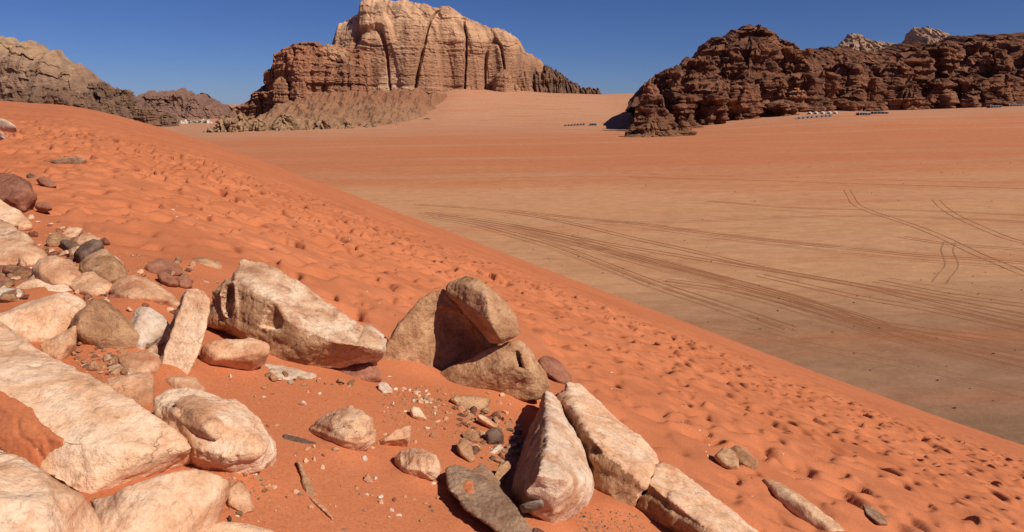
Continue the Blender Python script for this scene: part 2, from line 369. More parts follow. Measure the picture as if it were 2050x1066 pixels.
for a, b, rpx, hh in [(690, 905, 60, .05), (835, 962, 50, .04), (470, 955, 70, .05), (830, 735, 55, .10), (1000, 790, 70, .09), (1060, 800, 40, .08), (620, 735, 70, .02), (520, 705, 50, .05), (350, 745, 50, .05), (470, 728, 55, .04), (250, 690, 60, .06), (200, 690, 50, .05),
                      (150, 650, 60, .06), (290, 610, 60, .05), (100, 580, 70, .06), (1230, 1020, 60, .06), (1340, 1040, 60, .06), (1330, 920, 70, .08), (1440, 1000, 70, .08), (1210, 815, 60, .08), (1475, 938, 40, .05), (960, 1050, 60, .03), (1110, 1050, 60, .05), (1620, 1040, 50, .04), (700, 770, 40, .02), (390, 530, 60, .05), (40, 440, 80, .06)]:
    g = G(a, b); BANKS.append((g[0], g[1], rpx * g[1] / 1400, hh))
def dune_z(x, y):
    z = zdune(x, y)
    k = y / ysil(x / y)
    p0 = np.stack([x, y, 0 * x], -1)
    inside = in_poly(x, y, YW); d = poly_dist(x, y, YW); sd = np.where(inside, -d, d)
    e = HC * np.clip(1 - k, 0, 1) ** 2 / y + 0.008 * pn(p0 * 0.3)
    mask = sst(-0.05, 0.4, sd) * (0.10 + 0.90 * sst(0.012, 0.042, e)) * (k < 1.2)
    wx = x + 0.10 * pn(p0 * 2.3); wy = y + 0.10 * pn(p0 * 2.3 + 31)
    h = hollows(wx, wy, 0.56, 1, 0.40, 0.155) * 0.135 + hollows(wx + 3.3, wy + 1.7, 0.43, 5, 0.28, 0.115) * 0.075
    dens = 0.72 + 0.38 * sst(-0.35, 0.25, pn(p0 * 0.33 + 5))
    z += h * mask * dens * (1 + 1.7 * sst(8, 22, y) * (1 - 0.6 * sst(0.0, 0.5, x / y)))
    z += 0.022 * fbm(p0 * 1.1, 3) * (0.35 + 0.65 * mask) + 0.10 * pn(p0 * 0.22 + 3) * (1 - sst(0.3, 0.6, k)) * sst(5, 11, y)
    # wind ripples toward the lip of the dune
    rp = (1 - sst(0.02, 0.06, e)) * (1 - sst(1.0, 1.1, k))
    z += 0.016 * np.sin((x * 0.75 + y * 0.66) * 2 * math.pi / 0.7 + 3 * pn(p0 * 0.6)) * rp
    # low drifts in the sheltered yard between the rocks
    z += 0.035 * pn(p0 * 0.9 + 12) * (1 - sst(-0.1, 0.9, sd)) * (1 - sst(10, 14, y))
    for mx, my, mr, mh in BANKS:
        w = np.abs(x - mx) < 3 * mr
        if w.any(): z[w] += mh * np.exp(-((x[w] - mx) ** 2 + (y[w] - my) ** 2) / mr ** 2)
    return z
def GD(px, py):
    g = G(px, py); g[2] = dune_z(np.array([g[0]]), np.array([g[1]]))[0]; return g
def build_dune():
    ts = np.concatenate([np.linspace(-1.5, -0.84, 16)[:-1], np.linspace(-0.84, 0.84, 520), np.linspace(0.84, 1.5, 16)[1:]])
    es = np.concatenate([np.linspace(1.9, 0.72, 24)[:-1], np.linspace(0.72, 0.15, 240)[:-1], np.linspace(0.15, 0.008, 340)[:-1], np.linspace(0.008, 0.0, 24)[:-1]])
    T, E = np.meshgrid(ts, es); S = sil(T); YS = ysil(T)
    B = 2 * HC / YS + E; A = HC / YS ** 2
    Y = (B - np.sqrt(np.maximum(B * B - 4 * A * HC, 0))) / (2 * A)
    last = Y[-1] / ysil(ts)
    K = (np.linspace(0, 1, 36)[1:] ** 1.6)[:, None]
    Yb = ysil(ts)[None] * (last[None] * (1 - K) + K * 6.0)
    Y = np.concatenate([Y, Yb]); T = np.concatenate([T, np.repeat(ts[None], len(K), 0)])
    x = (T * Y).ravel(); y = Y.ravel(); z = dune_z(x, y)
    V = np.stack([x, y, z], -1)
    V = V.astype(np.float32)
    o = obj('sand_dune', mesh_np('sand_dune', V, grid_faces(T.shape[0], T.shape[1])), M_SAND)
    tag(o, 'steep orange sand dune covered in footprints', kind='structure')
build_dune()

# ------------------------------------------------------------------ mountains
def loft(foot, spine, zb, zt, prof, nv, disp, roof=10, dome=0.06, jag=0.0, seed=0):
    nu = len(foot); v = np.linspace(0, 1, nv)
    ins = np.interp(v, [a for a, b in prof], [b for a, b in prof])
    ins = np.convolve(np.pad(ins, 2, 'edge'), np.ones(5) / 5, 'valid')
    X = foot[None] * (1 - ins[:, None, None]) + spine[None] * ins[:, None, None]
    Z = zb[None] + v[:, None] * (zt - zb)[None]
    out = foot - spine; ln = np.linalg.norm(out, axis=1); out = out / np.maximum(ln, 1e-6)[:, None]
    p = np.concatenate([X.reshape(-1, 2), Z.reshape(-1, 1)], 1)
    D = disp(p).reshape(nv, nu); lim = (np.repeat((1 - ins)[:, None], nu, 1) * ln[None])
    D = np.maximum(D, -0.7 * lim)
    X = X + out[None] * D[..., None]
    if jag:
        jn = fbm(np.stack([X[-1, :, 0], X[-1, :, 1], 0 * zt], -1) / jag[0] + seed, 4) * jag[1]
        Z = Z + (v ** 3)[:, None] * jn[None]
    rows = [np.concatenate([X, Z[..., None]], -1)]
    for k in range(1, roof + 1):
        w = k / roof; xr = X[-1] * (1 - w * 0.97) + spine * w * 0.97
        zr = Z[-1] + dome * ln * (1 - (1 - w) ** 2)
        q = np.stack([xr[:, 0], xr[:, 1], 0 * zr], -1)
        zr = zr + (fbm(q / 9, 3) * 1.2 - 0.4) * min(1, w * 3) * (1 if roof > 5 else 0)
        rows.append(np.concatenate([xr, zr[:, None]], -1)[None])
    V = np.concatenate(rows).reshape(-1, 3)
    return V, grid_faces(nv + roof, nu, True)
def join(parts):
    vs, fs, n = [], [], 0
    for V, Fc in parts: vs.append(V); fs.append(Fc + n); n += len(V)
    return np.concatenate(vs), np.concatenate(fs)
def disp_fn(big=(60, 8), flute=(16, 4), st=((9, 2.5), (3.5, 1.2)), fine=(5, 1.2), crack=(30, 6), seed=0, joint=None):
    def f(p):
        q = p + seed * 37.7
        d = big[1] * fbm(q / [big[0], big[0], big[0] * 2.2], 3)
        if flute[1]: d = d + flute[1] * (ridged(q / [flute[0], flute[0], flute[0] * 6], 2) - 1.0)
        wz = p[:, 2] + 5 * pn(q / 70)
        br = 0.55 + 0.9 * np.clip(pn(q / [45, 45, 25]) + 0.35, 0, 1)
        for n, (th, a) in enumerate(st):
            d = d + a * strata(wz + 1.2 * pn(q / [14, 14, 40]), th, seed + n, 0.13) * br
        if crack[1]:
            c = np.abs(pn(q / [crack[0], crack[0], crack[0] * 7]))
            d = d - crack[1] * np.clip(1 - c / 0.07, 0, 1)
        if joint:
            w, a, hh = joint; ly = np.floor((wz + 6 * pn(q / 33)) / hh)
            sx_ = p[:, 0] + 0.7 * p[:, 1] + 1.6 * w * pn(q / [w * 3.1, w * 3.1, hh * 3])
            d = d + a * strata(sx_ + ly * 57.3, w, seed + 9, 0.10)
            d = d + 0.5 * a * strata(sx_ + np.floor(wz / (hh * 0.45)) * 31.7, w * 0.4, seed + 17, 0.12)
        d = d + fine[1] * fbm(q / [fine[0], fine[0], fine[0] * 0.55], 3)
        return d
    return f
def facade(cols, T, nf, nv, prof, disp, nb=40, back=0.9, **kw):
    """wall of rock: columns (px, ytop, ybase, depth), T metres thick"""
    c = np.array(cols, float); s = np.linspace(c[0, 0], c[-1, 0], nf)
    yt, yb, dp = (np.interp(s, c[:, 0], c[:, k]) for k in (1, 2, 3))
    t, _ = tq(s, 0.6 * yt + 0.4 * yb); _, qt = tq(s, yt); _, qb = tq(s, yb)
    u = np.linspace(-1, 1, nf); half = T * np.sqrt(np.clip(1 - u ** 2, 0, 1)) ** 0.6
    fx, fy = t * dp, dp - 0 * half
    zt = CAMZ - qt * dp; zb = CAMZ - qb * dp - 12
    ib = np.linspace(nf - 1, 0, nb + 2)[1:-1]; II = np.arange(nf)
    g = lambda a: np.interp(ib, II, a)
    foot = np.concatenate([np.stack([fx, fy], -1), np.stack([g(fx) * 1.02, g(fy) + g(half) + 2], -1)])
    sp1 = np.stack([fx * 0.97 + fx.mean() * 0.03, fy + half * 0.5 + 1.5], -1)
    spine = np.concatenate([sp1, np.stack([g(sp1[:, 0]), g(sp1[:, 1])], -1)])
    ZT = np.concatenate([zt, g(zt) * back + CAMZ * (1 - back)]); ZB = np.concatenate([zb, g(zb)])
    return loft(foot, spine, ZB, ZT, prof, nv, disp, **kw)
def knob(px, yt, hw, yb, d, prof, disp, nu=150, nv=80, asp=1.0, seed=0, **kw):
    t, _ = tq(px, 0.6 * yt + 0.4 * yb); _, qt = tq(px, yt); _, qb = tq(px, yb)
    R = hw * d / 1400.0; zt = CAMZ - qt * d; zb = CAMZ - qb * d
    a0 = np.linspace(0, 2 * math.pi, nu, endpoint=False)
    a = a0 + 0.45 * np.sin(a0 + math.pi / 2) * -1          # more columns on the side toward the valley
    r = R * (1 + 0.22 * pn(np.stack([np.cos(a) * 1.3 + seed * 3.1, np.sin(a) * 1.3, 0 * a + seed], -1)))
    cx, cy = t * d, d + R * asp
    foot = np.stack([cx + r * np.cos(a), cy + asp * r * np.sin(a)], -1)
    spine = np.repeat([[cx, cy]], nu, 0)
    top = zt + 0 * a + (zt - zb) * 0.08 * pn(np.stack([np.cos(a) * 1.5, np.sin(a) * 1.5, 0 * a + seed * 5.5], -1))
    return loft(foot, spine, zb + 0 * a - 16, top, prof, nv, disp, seed=seed, **kw)
def scree_fn(seed):
    def f(p):
        q = p + seed * 37.7
        return 10 * fbm(q / 70, 2)
    return f
CLIFF = [(0, 0), (0.1, 0.04), (0.55, 0.10), (0.8, 0.16), (0.93, 0.28), (1, 0.45)]
DOME = [(0, 0), (0.3, 0.08), (0.6, 0.22), (0.8, 0.40), (0.92, 0.60), (1, 0.80)]
TOWER = [(0, 0), (0.2, 0.10), (0.55, 0.21), (0.82, 0.33), (0.94, 0.46), (1, 0.62)]
SLOPE = [(0, 0), (0.25, 0.26), (0.6, 0.58), (1, 0.94)]

def base_empty(name, loc): o = bpy.data.objects.new(name, None); COL.objects.link(o); o.location = loc; o.empty_display_size = 5; return o
def part_of(root, name, V, Fc, mat, smooth=False):
    V = np.asarray(V) - np.array(root.location)
    return obj(name, mesh_np(name, V, Fc, smooth), mat, root)

def build_mesa():
    c = P(800, 200, 1150); root = base_empty('sandstone_mesa', (c[0], c[1], zplain(c[0], c[1])))
    tag(root, 'towering flat-faced sandstone mesa with pale rounded summit in the middle distance', 'mountain')
    up = [(655, 120, 235, 1150), (663, 66, 235, 1120), (670, 44, 235, 1110), (690, 33, 235, 1100), (710, 22, 235, 1095), (719, -1, 235, 1090), (750, -9, 235, 1085), (800, -7, 230, 1080),
          (838, -1, 228, 1080), (860, 8, 225, 1085), (874, 14, 222, 1090), (884, 5, 222, 1095), (898, 9, 222, 1100), (923, 27, 220, 1105), (959, 43, 218, 1115), (984, 54, 216, 1125),
          (1013, 58, 214, 1135), (1030, 68, 212, 1150), (1044, 82, 212, 1165), (1055, 100, 212, 1180), (1085, 119, 210, 1210), (1096, 134, 208, 1230), (1104, 170, 208, 1250)]
    V, Fc = facade(up, 190, 400, 155, CLIFF, disp_fn((120, 14), (50, 3.0), ((26, 2.4), (5, 0.8)), (5, 0.9), (58, 10), 1, (64, 4.5, 110)), roof=12, dome=0.05, jag=(16, 4))
    part_of(root, 'upper_cliff', V, Fc, M_MESA)
    sh = [(462, 216, 236, 1060), (490, 200, 236, 1055), (500, 184, 236, 1050), (518, 170, 236, 1046), (524, 141, 236, 1045), (542, 134, 236, 1040), (545, 108, 236, 1040), (560, 97, 236, 1035), (577, 88, 236, 1030), (613, 84, 236, 1030),
          (640, 88, 236, 1035), (663, 92, 236, 1040), (700, 97, 236, 1050), (720, 98, 236, 1060), (735, 130, 236, 1075)]
    V, Fc = facade(sh, 110, 270, 100, CLIFF, disp_fn((50, 9), (22, 1.5), ((13, 3.6), (3.4, 1.6)), (4, 1.6), (40, 5), 2, (18, 3.2, 16)), roof=8, jag=(9, 3))
    part_of(root, 'lower_shoulder', V, Fc, M_SHOULDER)
    dk = [(1046, 165, 206, 1190), (1056, 138, 206, 1190), (1075, 134, 206, 1195), (1098, 132, 206, 1200), (1116, 142, 206, 1215), (1134, 154, 206, 1235), (1146, 164, 206, 1250), (1158, 168, 204, 1270), (1168, 178, 204, 1300), (1190, 178, 204, 1340), (1204, 182, 204, 1370), (1213, 194, 204, 1400)]
    V, Fc = facade(dk, 90, 170, 64, TOWER, disp_fn((26, 9), (10, 6), ((7, 2.2), (2.6, 1.0)), (4, 1.4), (18, 6), 3), roof=6, jag=(7, 4))
    part_of(root, 'dark_buttress', V, Fc, M_DARK2)
    for k, (px, yt, hw, yb, d) in enumerate([(1008, 146, 26, 205, 1112), (1050, 152, 24, 205, 1150), (1030, 172, 18, 206, 1130), (690, 150, 30, 232, 1050), (596, 150, 22, 232, 1015), (560, 160, 20, 232, 1020)]):
        V, Fc = knob(px, yt, hw, yb, d, TOWER, disp_fn((20, 3), (8, 0.6), ((7, 1.4), (2.6, 1.0)), (4, 0.8), (14, 1), 20 + k, (9, 1.2, 12)), 84, 50, 0.8, 3 + k, dome=0.3)
        part_of(root, 'rock_pillar', V, Fc, M_SHOULDER if k > 2 else M_MESA)
    # scree apron and broken foothills
    ft = [(392, 274, 278, 905), (410, 262, 278, 890), (430, 240, 279, 880), (455, 224, 279, 872), (485, 202, 279, 865), (530, 190, 279, 858), (600, 188, 278, 850), (660, 182, 277, 850), (720, 176, 275, 855), (780, 172, 271, 870), (830, 178, 264, 890), (870, 186, 258, 930), (900, 196, 250, 975), (930, 226, 246, 1020)]
    V, Fc = facade(ft, 360, 320, 90, [(0, 0), (0.15, 0.10), (0.4, 0.34), (1, 0.95)], scree_fn(4), roof=3, dome=0, jag=(12, 4))
    w_ = V * [1, 1, 0] + 55.0
    V[:, 2] += 6 * fbm(w_ / 48, 3) + 3.0 * (ridged(w_ / 22, 2) - 1) + 1.8 * fbm(w_ / 7, 2) + 1.6 * np.clip(pn(w_ / 4.2) * 2 - 0.5, 0, 1)
    part_of(root, 'scree_apron', V, Fc, M_TALUS)
    r = random.Random(5)
    fl = [(560, 232, 44, 277, 862), (440, 236, 26, 276, 876), (475, 228, 30, 276, 870), (510, 240, 24, 277, 866), (415, 256, 18, 277, 884), (640, 242, 32, 274, 862), (690, 245, 26, 272, 868), (740, 248, 26, 270, 880), (610, 252, 20, 276, 860), (790, 250, 22, 266, 895), (850, 238, 26, 256, 930)]
    for k, (px, yt, hw, yb, d) in enumerate(fl):
        V, Fc = knob(px, yt, hw, yb, d, DOME, disp_fn((18, 5), (7, 4), ((6, 0.7), (2.2, 0.6)), (4, 1.8), (10, 5), 40 + k), 96, 36, 0.9, 13 + k)
        part_of(root, 'foothill_outcrop', V, Fc, M_FOOT)
M_DARK2 = make_cliff('brown_buttress_rock', (0.19, 0.10, 0.064), (0.20, 0.115, 0.075), (0.14, 0.078, 0.052), (0.085, 0.05, 0.038), 0, 80, 0.14)
M_FOOT = make_cliff('tan_fractured_rock', (0.33, 0.21, 0.125), (0.36, 0.225, 0.13), (0.27, 0.16, 0.095), (0.18, 0.105, 0.066), -20, 20, 0.05)
build_mesa()

def build_right():
    c = P(1600, 220, 1100); root = base_empty('dark_rock_massif', (c[0], c[1], zplain(c[0], c[1])))
    tag(root, 'dark brown ledged rock massif with stepped summit on the right', 'mountain')
    bk = [(1262, 215, 262, 760), (1284, 195, 258, 770), (1287, 168, 256, 790), (1335, 146, 252, 830), (1366, 134, 250, 860), (1387, 120, 248, 880), (1407, 112, 246, 890), (1428, 84, 246, 900), (1449, 75, 246, 905), (1486, 68, 246, 905), (1490, 60, 246, 905), (1515, 50, 246, 905), (1528, 41, 246, 905), (1544, 50, 246, 905), (1581, 55, 246, 905),
          (1586, 72, 246, 905), (1610, 75, 246, 910), (1636, 94, 246, 930), (1656, 107, 244, 960), (1676, 96, 242, 990), (1718, 92, 240, 1010), (1770, 97, 238, 1030), (1822, 104, 236, 1040), (1845, 98, 236, 1040), (1880, 84, 234, 1040), (1913, 80, 234, 1040), (1946, 104, 234, 1040), (1962, 88, 232, 1040), (1984, 74, 232, 1040), (2012, 68, 230, 1040), (2050, 66, 230, 1040), (2150, 62, 228, 1050), (2260, 70, 228, 1060), (2330, 120, 228, 1080)]
    V, Fc = facade(bk, 240, 520, 120, TOWER, disp_fn((62, 26), (20, 1.0), ((10, 4.5), (3.4, 2.6)), (4, 1.6), (40, 4), 5, (22, 4.0, 13)), roof=8, jag=(14, 4))
    part_of(root, 'main_wall', V, Fc, M_DARK)
    kn = [(1300, 168, 22, 250, 700), (1345, 142, 38, 252, 720), (1405, 120, 44, 250, 760), (1460, 96, 50, 246, 800), (1534, 50, 52, 110, 885), (1520, 76, 80, 240, 830), (1600, 100, 50, 238, 850), (1495, 150, 38, 244, 770), (1560, 160, 42, 240, 790),
          (1620, 150, 44, 236, 830), (1440, 170, 34, 250, 730), (1380, 190, 30, 252, 700), (1660, 145, 40, 234, 880), (1700, 128, 46, 232, 930), (1640, 196, 36, 238, 850), (1755, 150, 46, 230, 940), (1720, 190, 40, 228, 880), (1810, 120, 44, 226, 960), (1850, 108, 44, 222, 980), (1835, 165, 48, 222, 930),
          (1910, 88, 44, 220, 990), (1900, 160, 46, 220, 940), (1960, 140, 46, 220, 950), (2010, 100, 48, 218, 980), (2040, 150, 50, 218, 940), (1985, 185, 40, 218, 920), (1580, 205, 34, 240, 770), (1330, 200, 26, 256, 690), (1770, 205, 36, 226, 880), (2100, 100, 70, 218, 960)]
    for k, (px, yt, hw, yb, d) in enumerate(kn):
        V, Fc = knob(px, yt, hw, yb + 6, d, TOWER, disp_fn((34, 11), (14, 0.8), ((9, 3.8), (3.0, 2.0)), (3.5, 1.1), (30, 3), 60 + k, (15, 4.6, 12)), 104, 60, 0.9, 31 + k, jag=(12, 3), roof=7, dome=0.05)
        part_of(root, 'ledged_buttress', V, Fc, M_DARK)
    ns = [(1322, 224, 96, 271, 545, 'p'), (1290, 238, 70, 270, 560, 'p'), (1370, 238, 64, 268, 560, 'p')]
    for k, (px, yt, hw, yb, d, _) in enumerate(ns):
        V, Fc = knob(px, yt, hw, yb, d, SLOPE, disp_fn((20, 5), (8, 1.5), ((5, 3.6), (1.8, 1.3)), (3, 1.3), (9, 2), 110 + k), 190, 50, 0.55, 71 + k, jag=(6, 2))
        part_of(root, 'layered_foot', V, Fc, M_NOSE)
    V, Fc = knob(1760, 212, 62, 232, 860, SLOPE, disp_fn((14, 4), (7, 1.5), ((4, 2.4), (1.6, 1.0)), (3, 1.2), (9, 2), 120), 150, 30, 0.4, 80)
    part_of(root, 'layered_foot', V, Fc, M_DARK)
    far = base_empty('pale_domed_mountain', P(1790, 200, 2300)); tag(far, 'pale grey-brown domed mountain peeping up behind the dark massif', 'mountain')
    fc = [(1680, 120, 230, 2300), (1702, 88, 230, 2300), (1728, 68, 230, 2300), (1752, 63, 230, 2300), (1780, 78, 230, 2300), (1822, 83, 230, 2320), (1855, 86, 230, 2340), (1866, 86, 230, 2340), (1868, 64, 230, 2340), (1884, 51, 230, 2330), (1913, 50, 230, 2330), (1948, 62, 230, 2340), (1966, 85, 230, 2360), (2000, 110, 230, 2380), (2060, 140, 230, 2400)]
    V, Fc = facade(fc, 380, 220, 64, DOME, disp_fn((70, 14), (24, 14), ((14, 3), (6, 1.5)), (9, 4), (40, 14), 7), roof=6, jag=(18, 6))
    part_of(far, 'rock_dome', V, Fc, M_FARPALE)
M_NOSE = make_cliff('brown_ledge_rock', (0.235, 0.115, 0.062), (0.16, 0.072, 0.042), (0.19, 0.09, 0.052), (0.10, 0.052, 0.035), -8, 16, 0.25)
build_right()

def build_left():
    root = base_empty('banded_cliff', P(40, 220, 1500)); tag(root, 'pale banded sandstone cliff at the far left behind the dune', 'mountain')
    lf = [(-420, 90, 255, 1650), (-250, 60, 255, 1600), (-120, 66, 255, 1550), (-30, 80, 255, 1520), (0, 85, 255, 1500), (20, 90, 255, 1500), (40, 95, 255, 1500), (60, 102, 255, 1500), (75, 118, 255, 1505), (100, 128, 255, 1510), (118, 138, 255, 1520), (122, 146, 255, 1520), (140, 154, 255, 1540), (155, 162, 255, 1550), (165, 176, 255, 1560), (190, 200, 255, 1600), (240, 222, 255, 1650), (290, 236, 255, 1700)]
    V, Fc = facade(lf, 260, 320, 96, TOWER, disp_fn((110, 16), (44, 3), ((22, 3.4), (6, 1.8)), (6, 1.8), (70, 10), 8, (40, 6, 40)), roof=8, jag=(22, 12))
    part_of(root, 'cliff_wall', V, Fc, M_LEFT)
    for k, (px, yt, hw, yb, d) in enumerate([(70, 176, 34, 248, 1420), (110, 180, 36, 248, 1430), (150, 190, 36, 248, 1440), (20, 182, 34, 248, 1420), (184, 172, 11, 248, 1560), (205, 168, 20, 248, 1540), (228, 180, 18, 248, 1580), (243, 184, 26, 250, 1560), (275, 214, 34, 250, 1540), (215, 205, 34, 250, 1500), (175, 210, 34, 248, 1470), (320, 230, 30, 250, 1560)]):
        V, Fc = knob(px, yt, hw, yb, d, TOWER, disp_fn((26, 7), (14, 2), ((10, 2.6), (3.6, 1.4)), (5, 1.6), (18, 3), 130 + k, (14, 3, 16)), 90, 46, 0.9, 91 + k, jag=(8, 3), roof=6)
        part_of(root, 'rock_tower', V, Fc, M_LEFT2)
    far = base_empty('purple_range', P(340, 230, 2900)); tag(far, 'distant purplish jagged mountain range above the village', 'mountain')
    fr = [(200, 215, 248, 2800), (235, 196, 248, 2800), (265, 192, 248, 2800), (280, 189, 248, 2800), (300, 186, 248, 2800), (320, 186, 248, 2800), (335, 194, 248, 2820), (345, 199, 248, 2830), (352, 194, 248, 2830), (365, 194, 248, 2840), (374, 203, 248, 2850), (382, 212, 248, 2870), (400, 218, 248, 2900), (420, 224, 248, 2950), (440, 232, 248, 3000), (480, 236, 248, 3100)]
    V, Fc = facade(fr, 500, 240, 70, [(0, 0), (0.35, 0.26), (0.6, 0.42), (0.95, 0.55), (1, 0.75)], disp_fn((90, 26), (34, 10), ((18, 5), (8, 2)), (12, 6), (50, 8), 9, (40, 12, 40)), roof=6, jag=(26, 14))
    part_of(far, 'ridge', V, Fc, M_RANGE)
M_LEFT2 = make_cliff('brown_tower_rock', (0.19, 0.11, 0.074), (0.23, 0.14, 0.092), (0.165, 0.098, 0.068), (0.10, 0.062, 0.048), 0, 120, 0.12)
build_left()

# ------------------------------------------------------------------ foreground rocks
def hull_mesh(groups):
    bm = bmesh.new()
    for pts in groups:
        b2 = bmesh.new()
        for p in pts: b2.verts.new(p)
        r = bmesh.ops.convex_hull(b2, input=b2.verts)
        dead = [g for g in r['geom_interior'] + r['geom_unused'] if isinstance(g, bmesh.types.BMVert)]
        if dead: bmesh.ops.delete(b2, geom=list(set(dead)), context='VERTS')
        me = bpy.data.meshes.new('tmp'); b2.to_mesh(me); b2.free(); bm.from_mesh(me); bpy.data.meshes.remove(me)
    me = bpy.data.meshes.new('tmp'); bm.to_mesh(me); bm.free(); return me
def voxelise(me, vox, cuts=None):
    o = bpy.data.objects.new('tmp', me); COL.objects.link(o); co = []
    r = o.modifiers.new('r', 'REMESH'); r.mode = 'VOXEL'; r.voxel_size = vox
    for c in cuts or []:
        cm = hull_mesh([c]); c_o = bpy.data.objects.new('tmpc', cm); COL.objects.link(c_o); co.append(c_o)
        b = o.modifiers.new('b', 'BOOLEAN'); b.operation = 'DIFFERENCE'; b.object = c_o; b.solver = 'EXACT'
    if cuts:
        r2 = o.modifiers.new('r2', 'REMESH'); r2.mode = 'VOXEL'; r2.voxel_size = vox
    dg = bpy.context.evaluated_depsgraph_get(); ev = o.evaluated_get(dg)
    out = bpy.data.meshes.new_from_object(ev)
    for x in [o] + co:
        d = x.data; bpy.data.objects.remove(x); bpy.data.meshes.remove(d)
    return out
ROCKN = [0]
def finish_rock(name, groups, mat, mpp, vox_px=2.4, rnd=1, rough=1.0, lay=0.0, axis=(0.2, 0.1, 1), cuts=None, lump=1.0, parent=None, face=None, chip=0.0, cap=6500):
    ROCKN[0] += 1; seed = ROCKN[0] * 11.3
    hm = hull_mesh(groups); area = sum(p.area for p in hm.polygons)
    me = voxelise(hm, max(vox_px * mpp, math.sqrt(3.4 * area / cap)), cuts)
    n = len(me.vertices); co = np.empty(n * 3, np.float32); me.vertices.foreach_get('co', co); co = co.reshape(-1, 3).astype(float)
    ed = np.empty(len(me.edges) * 2, np.int32); me.edges.foreach_get('vertices', ed); ed = ed.reshape(-1, 2)
    deg = np.bincount(ed.ravel(), minlength=n).astype(float)
    for _ in range(rnd):
        s = np.zeros_like(co)
        for k in range(3):
            s[:, k] = np.bincount(ed[:, 0], co[ed[:, 1], k], n) + np.bincount(ed[:, 1], co[ed[:, 0], k], n)
        co = 0.4 * co + 0.6 * s / np.maximum(deg, 1)[:, None]
    me.vertices.foreach_set('co', co.astype(np.float32).ravel()); me.update()
    nr = np.empty(n * 3, np.float32); me.vertex_normals.foreach_get('vector', nr); nr = nr.reshape(-1, 3)
    size = float(np.median(co.max(0) - co.min(0))); size = max(size, 0.02)
    q = co + seed
    d = 0.045 * size * lump * fbm(q / (size * 0.6), 3)
    vp = np.array([[RND[(ROCKN[0] * 57 + k * 3 + c) % 4096] for c in range(3)] for k in range(13)]); vp /= np.linalg.norm(vp, axis=1)[:, None]
    cc_ = co.mean(0); rel = (co - cc_) / (np.abs(co - cc_).max(0) + 1e-6)
    for k in range(13):                                                   # chipped flats
        h_ = rel @ vp[k]; lim_ = (0.80 + 0.14 * abs(RND[(ROCKN[0] * 91 + k) % 4096])) * h_.max()
        co = co - np.clip(h_ - lim_, 0, 1)[:, None] * vp[k] * (np.abs(co - cc_).max(0) + 1e-6) * 0.85 * chip; rel = (co - cc_) / (np.abs(co - cc_).max(0) + 1e-6)
    # broken facets: plateaus of a coarse noise
    pl = fbm(q / (size * 0.30) + 40, 2); d = d + 0.011 * size * rough * (np.round(pl * 3) / 3 * 0.6 + pl * 0.4)
    for k, (th_, am_) in enumerate(((0.30, 0.014), (0.19, 0.011), (0.12, 0.007), (0.07, 0.004))):   # steps where blocks have broken away along joints
        ax_ = np.array([RND[(ROCKN[0] * 17 + k * 5 + c) % 4096] for c in range(3)]); ax_ /= np.linalg.norm(ax_)
        ht = co @ ax_ + 0.10 * size * pn(q / (size * 0.5) + k * 9)
        d = d + am_ * size * rough * strata(ht, size * th_, ROCKN[0] + k * 3, 0.06) * np.clip(0.35 + pn(q / (size * 0.4) + k * 5) * 1.6, 0, 1)
    fs = min(size * 0.1, 0.09)
    d = d + 0.075 * fs * rough * fbm(q / fs, 4, 0.6) - 0.08 * fs * rough * np.clip(1 - np.abs(pn(q / (fs * 3.2))) / 0.05, 0, 1)
    if lay:
        ax = np.array(axis, float); ax /= np.linalg.norm(ax); h = co @ ax + 0.03 * size * fbm(q / (size * 0.5), 2)
        d = d + lay * size * 0.05 * (strata(h, size * 0.085, ROCKN[0]) + 0.5 * strata(h, size * 0.032, ROCKN[0] + 3)) * np.clip(1.2 - np.abs(nr @ ax), 0, 1)
    co = co + nr * d[:, None]
    c = co.mean(0); c[2] = co[:, 2].min()
    me.vertices.foreach_set('co', (co - c).astype(np.float32).ravel())
    me.polygons.foreach_set('use_smooth', np.ones(len(me.polygons), bool)); me.update(); me.name = name
    o = obj(name, me, RM[mat], parent, c if parent is None else c - np.array(parent.location))
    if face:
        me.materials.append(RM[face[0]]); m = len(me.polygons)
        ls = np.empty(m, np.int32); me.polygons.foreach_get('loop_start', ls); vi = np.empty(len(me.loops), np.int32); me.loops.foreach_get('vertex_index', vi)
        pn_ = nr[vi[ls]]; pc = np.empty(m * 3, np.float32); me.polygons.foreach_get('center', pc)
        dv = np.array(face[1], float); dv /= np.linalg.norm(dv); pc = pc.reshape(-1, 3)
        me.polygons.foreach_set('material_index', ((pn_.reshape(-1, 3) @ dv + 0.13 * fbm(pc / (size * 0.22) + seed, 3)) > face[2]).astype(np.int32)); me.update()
    return o

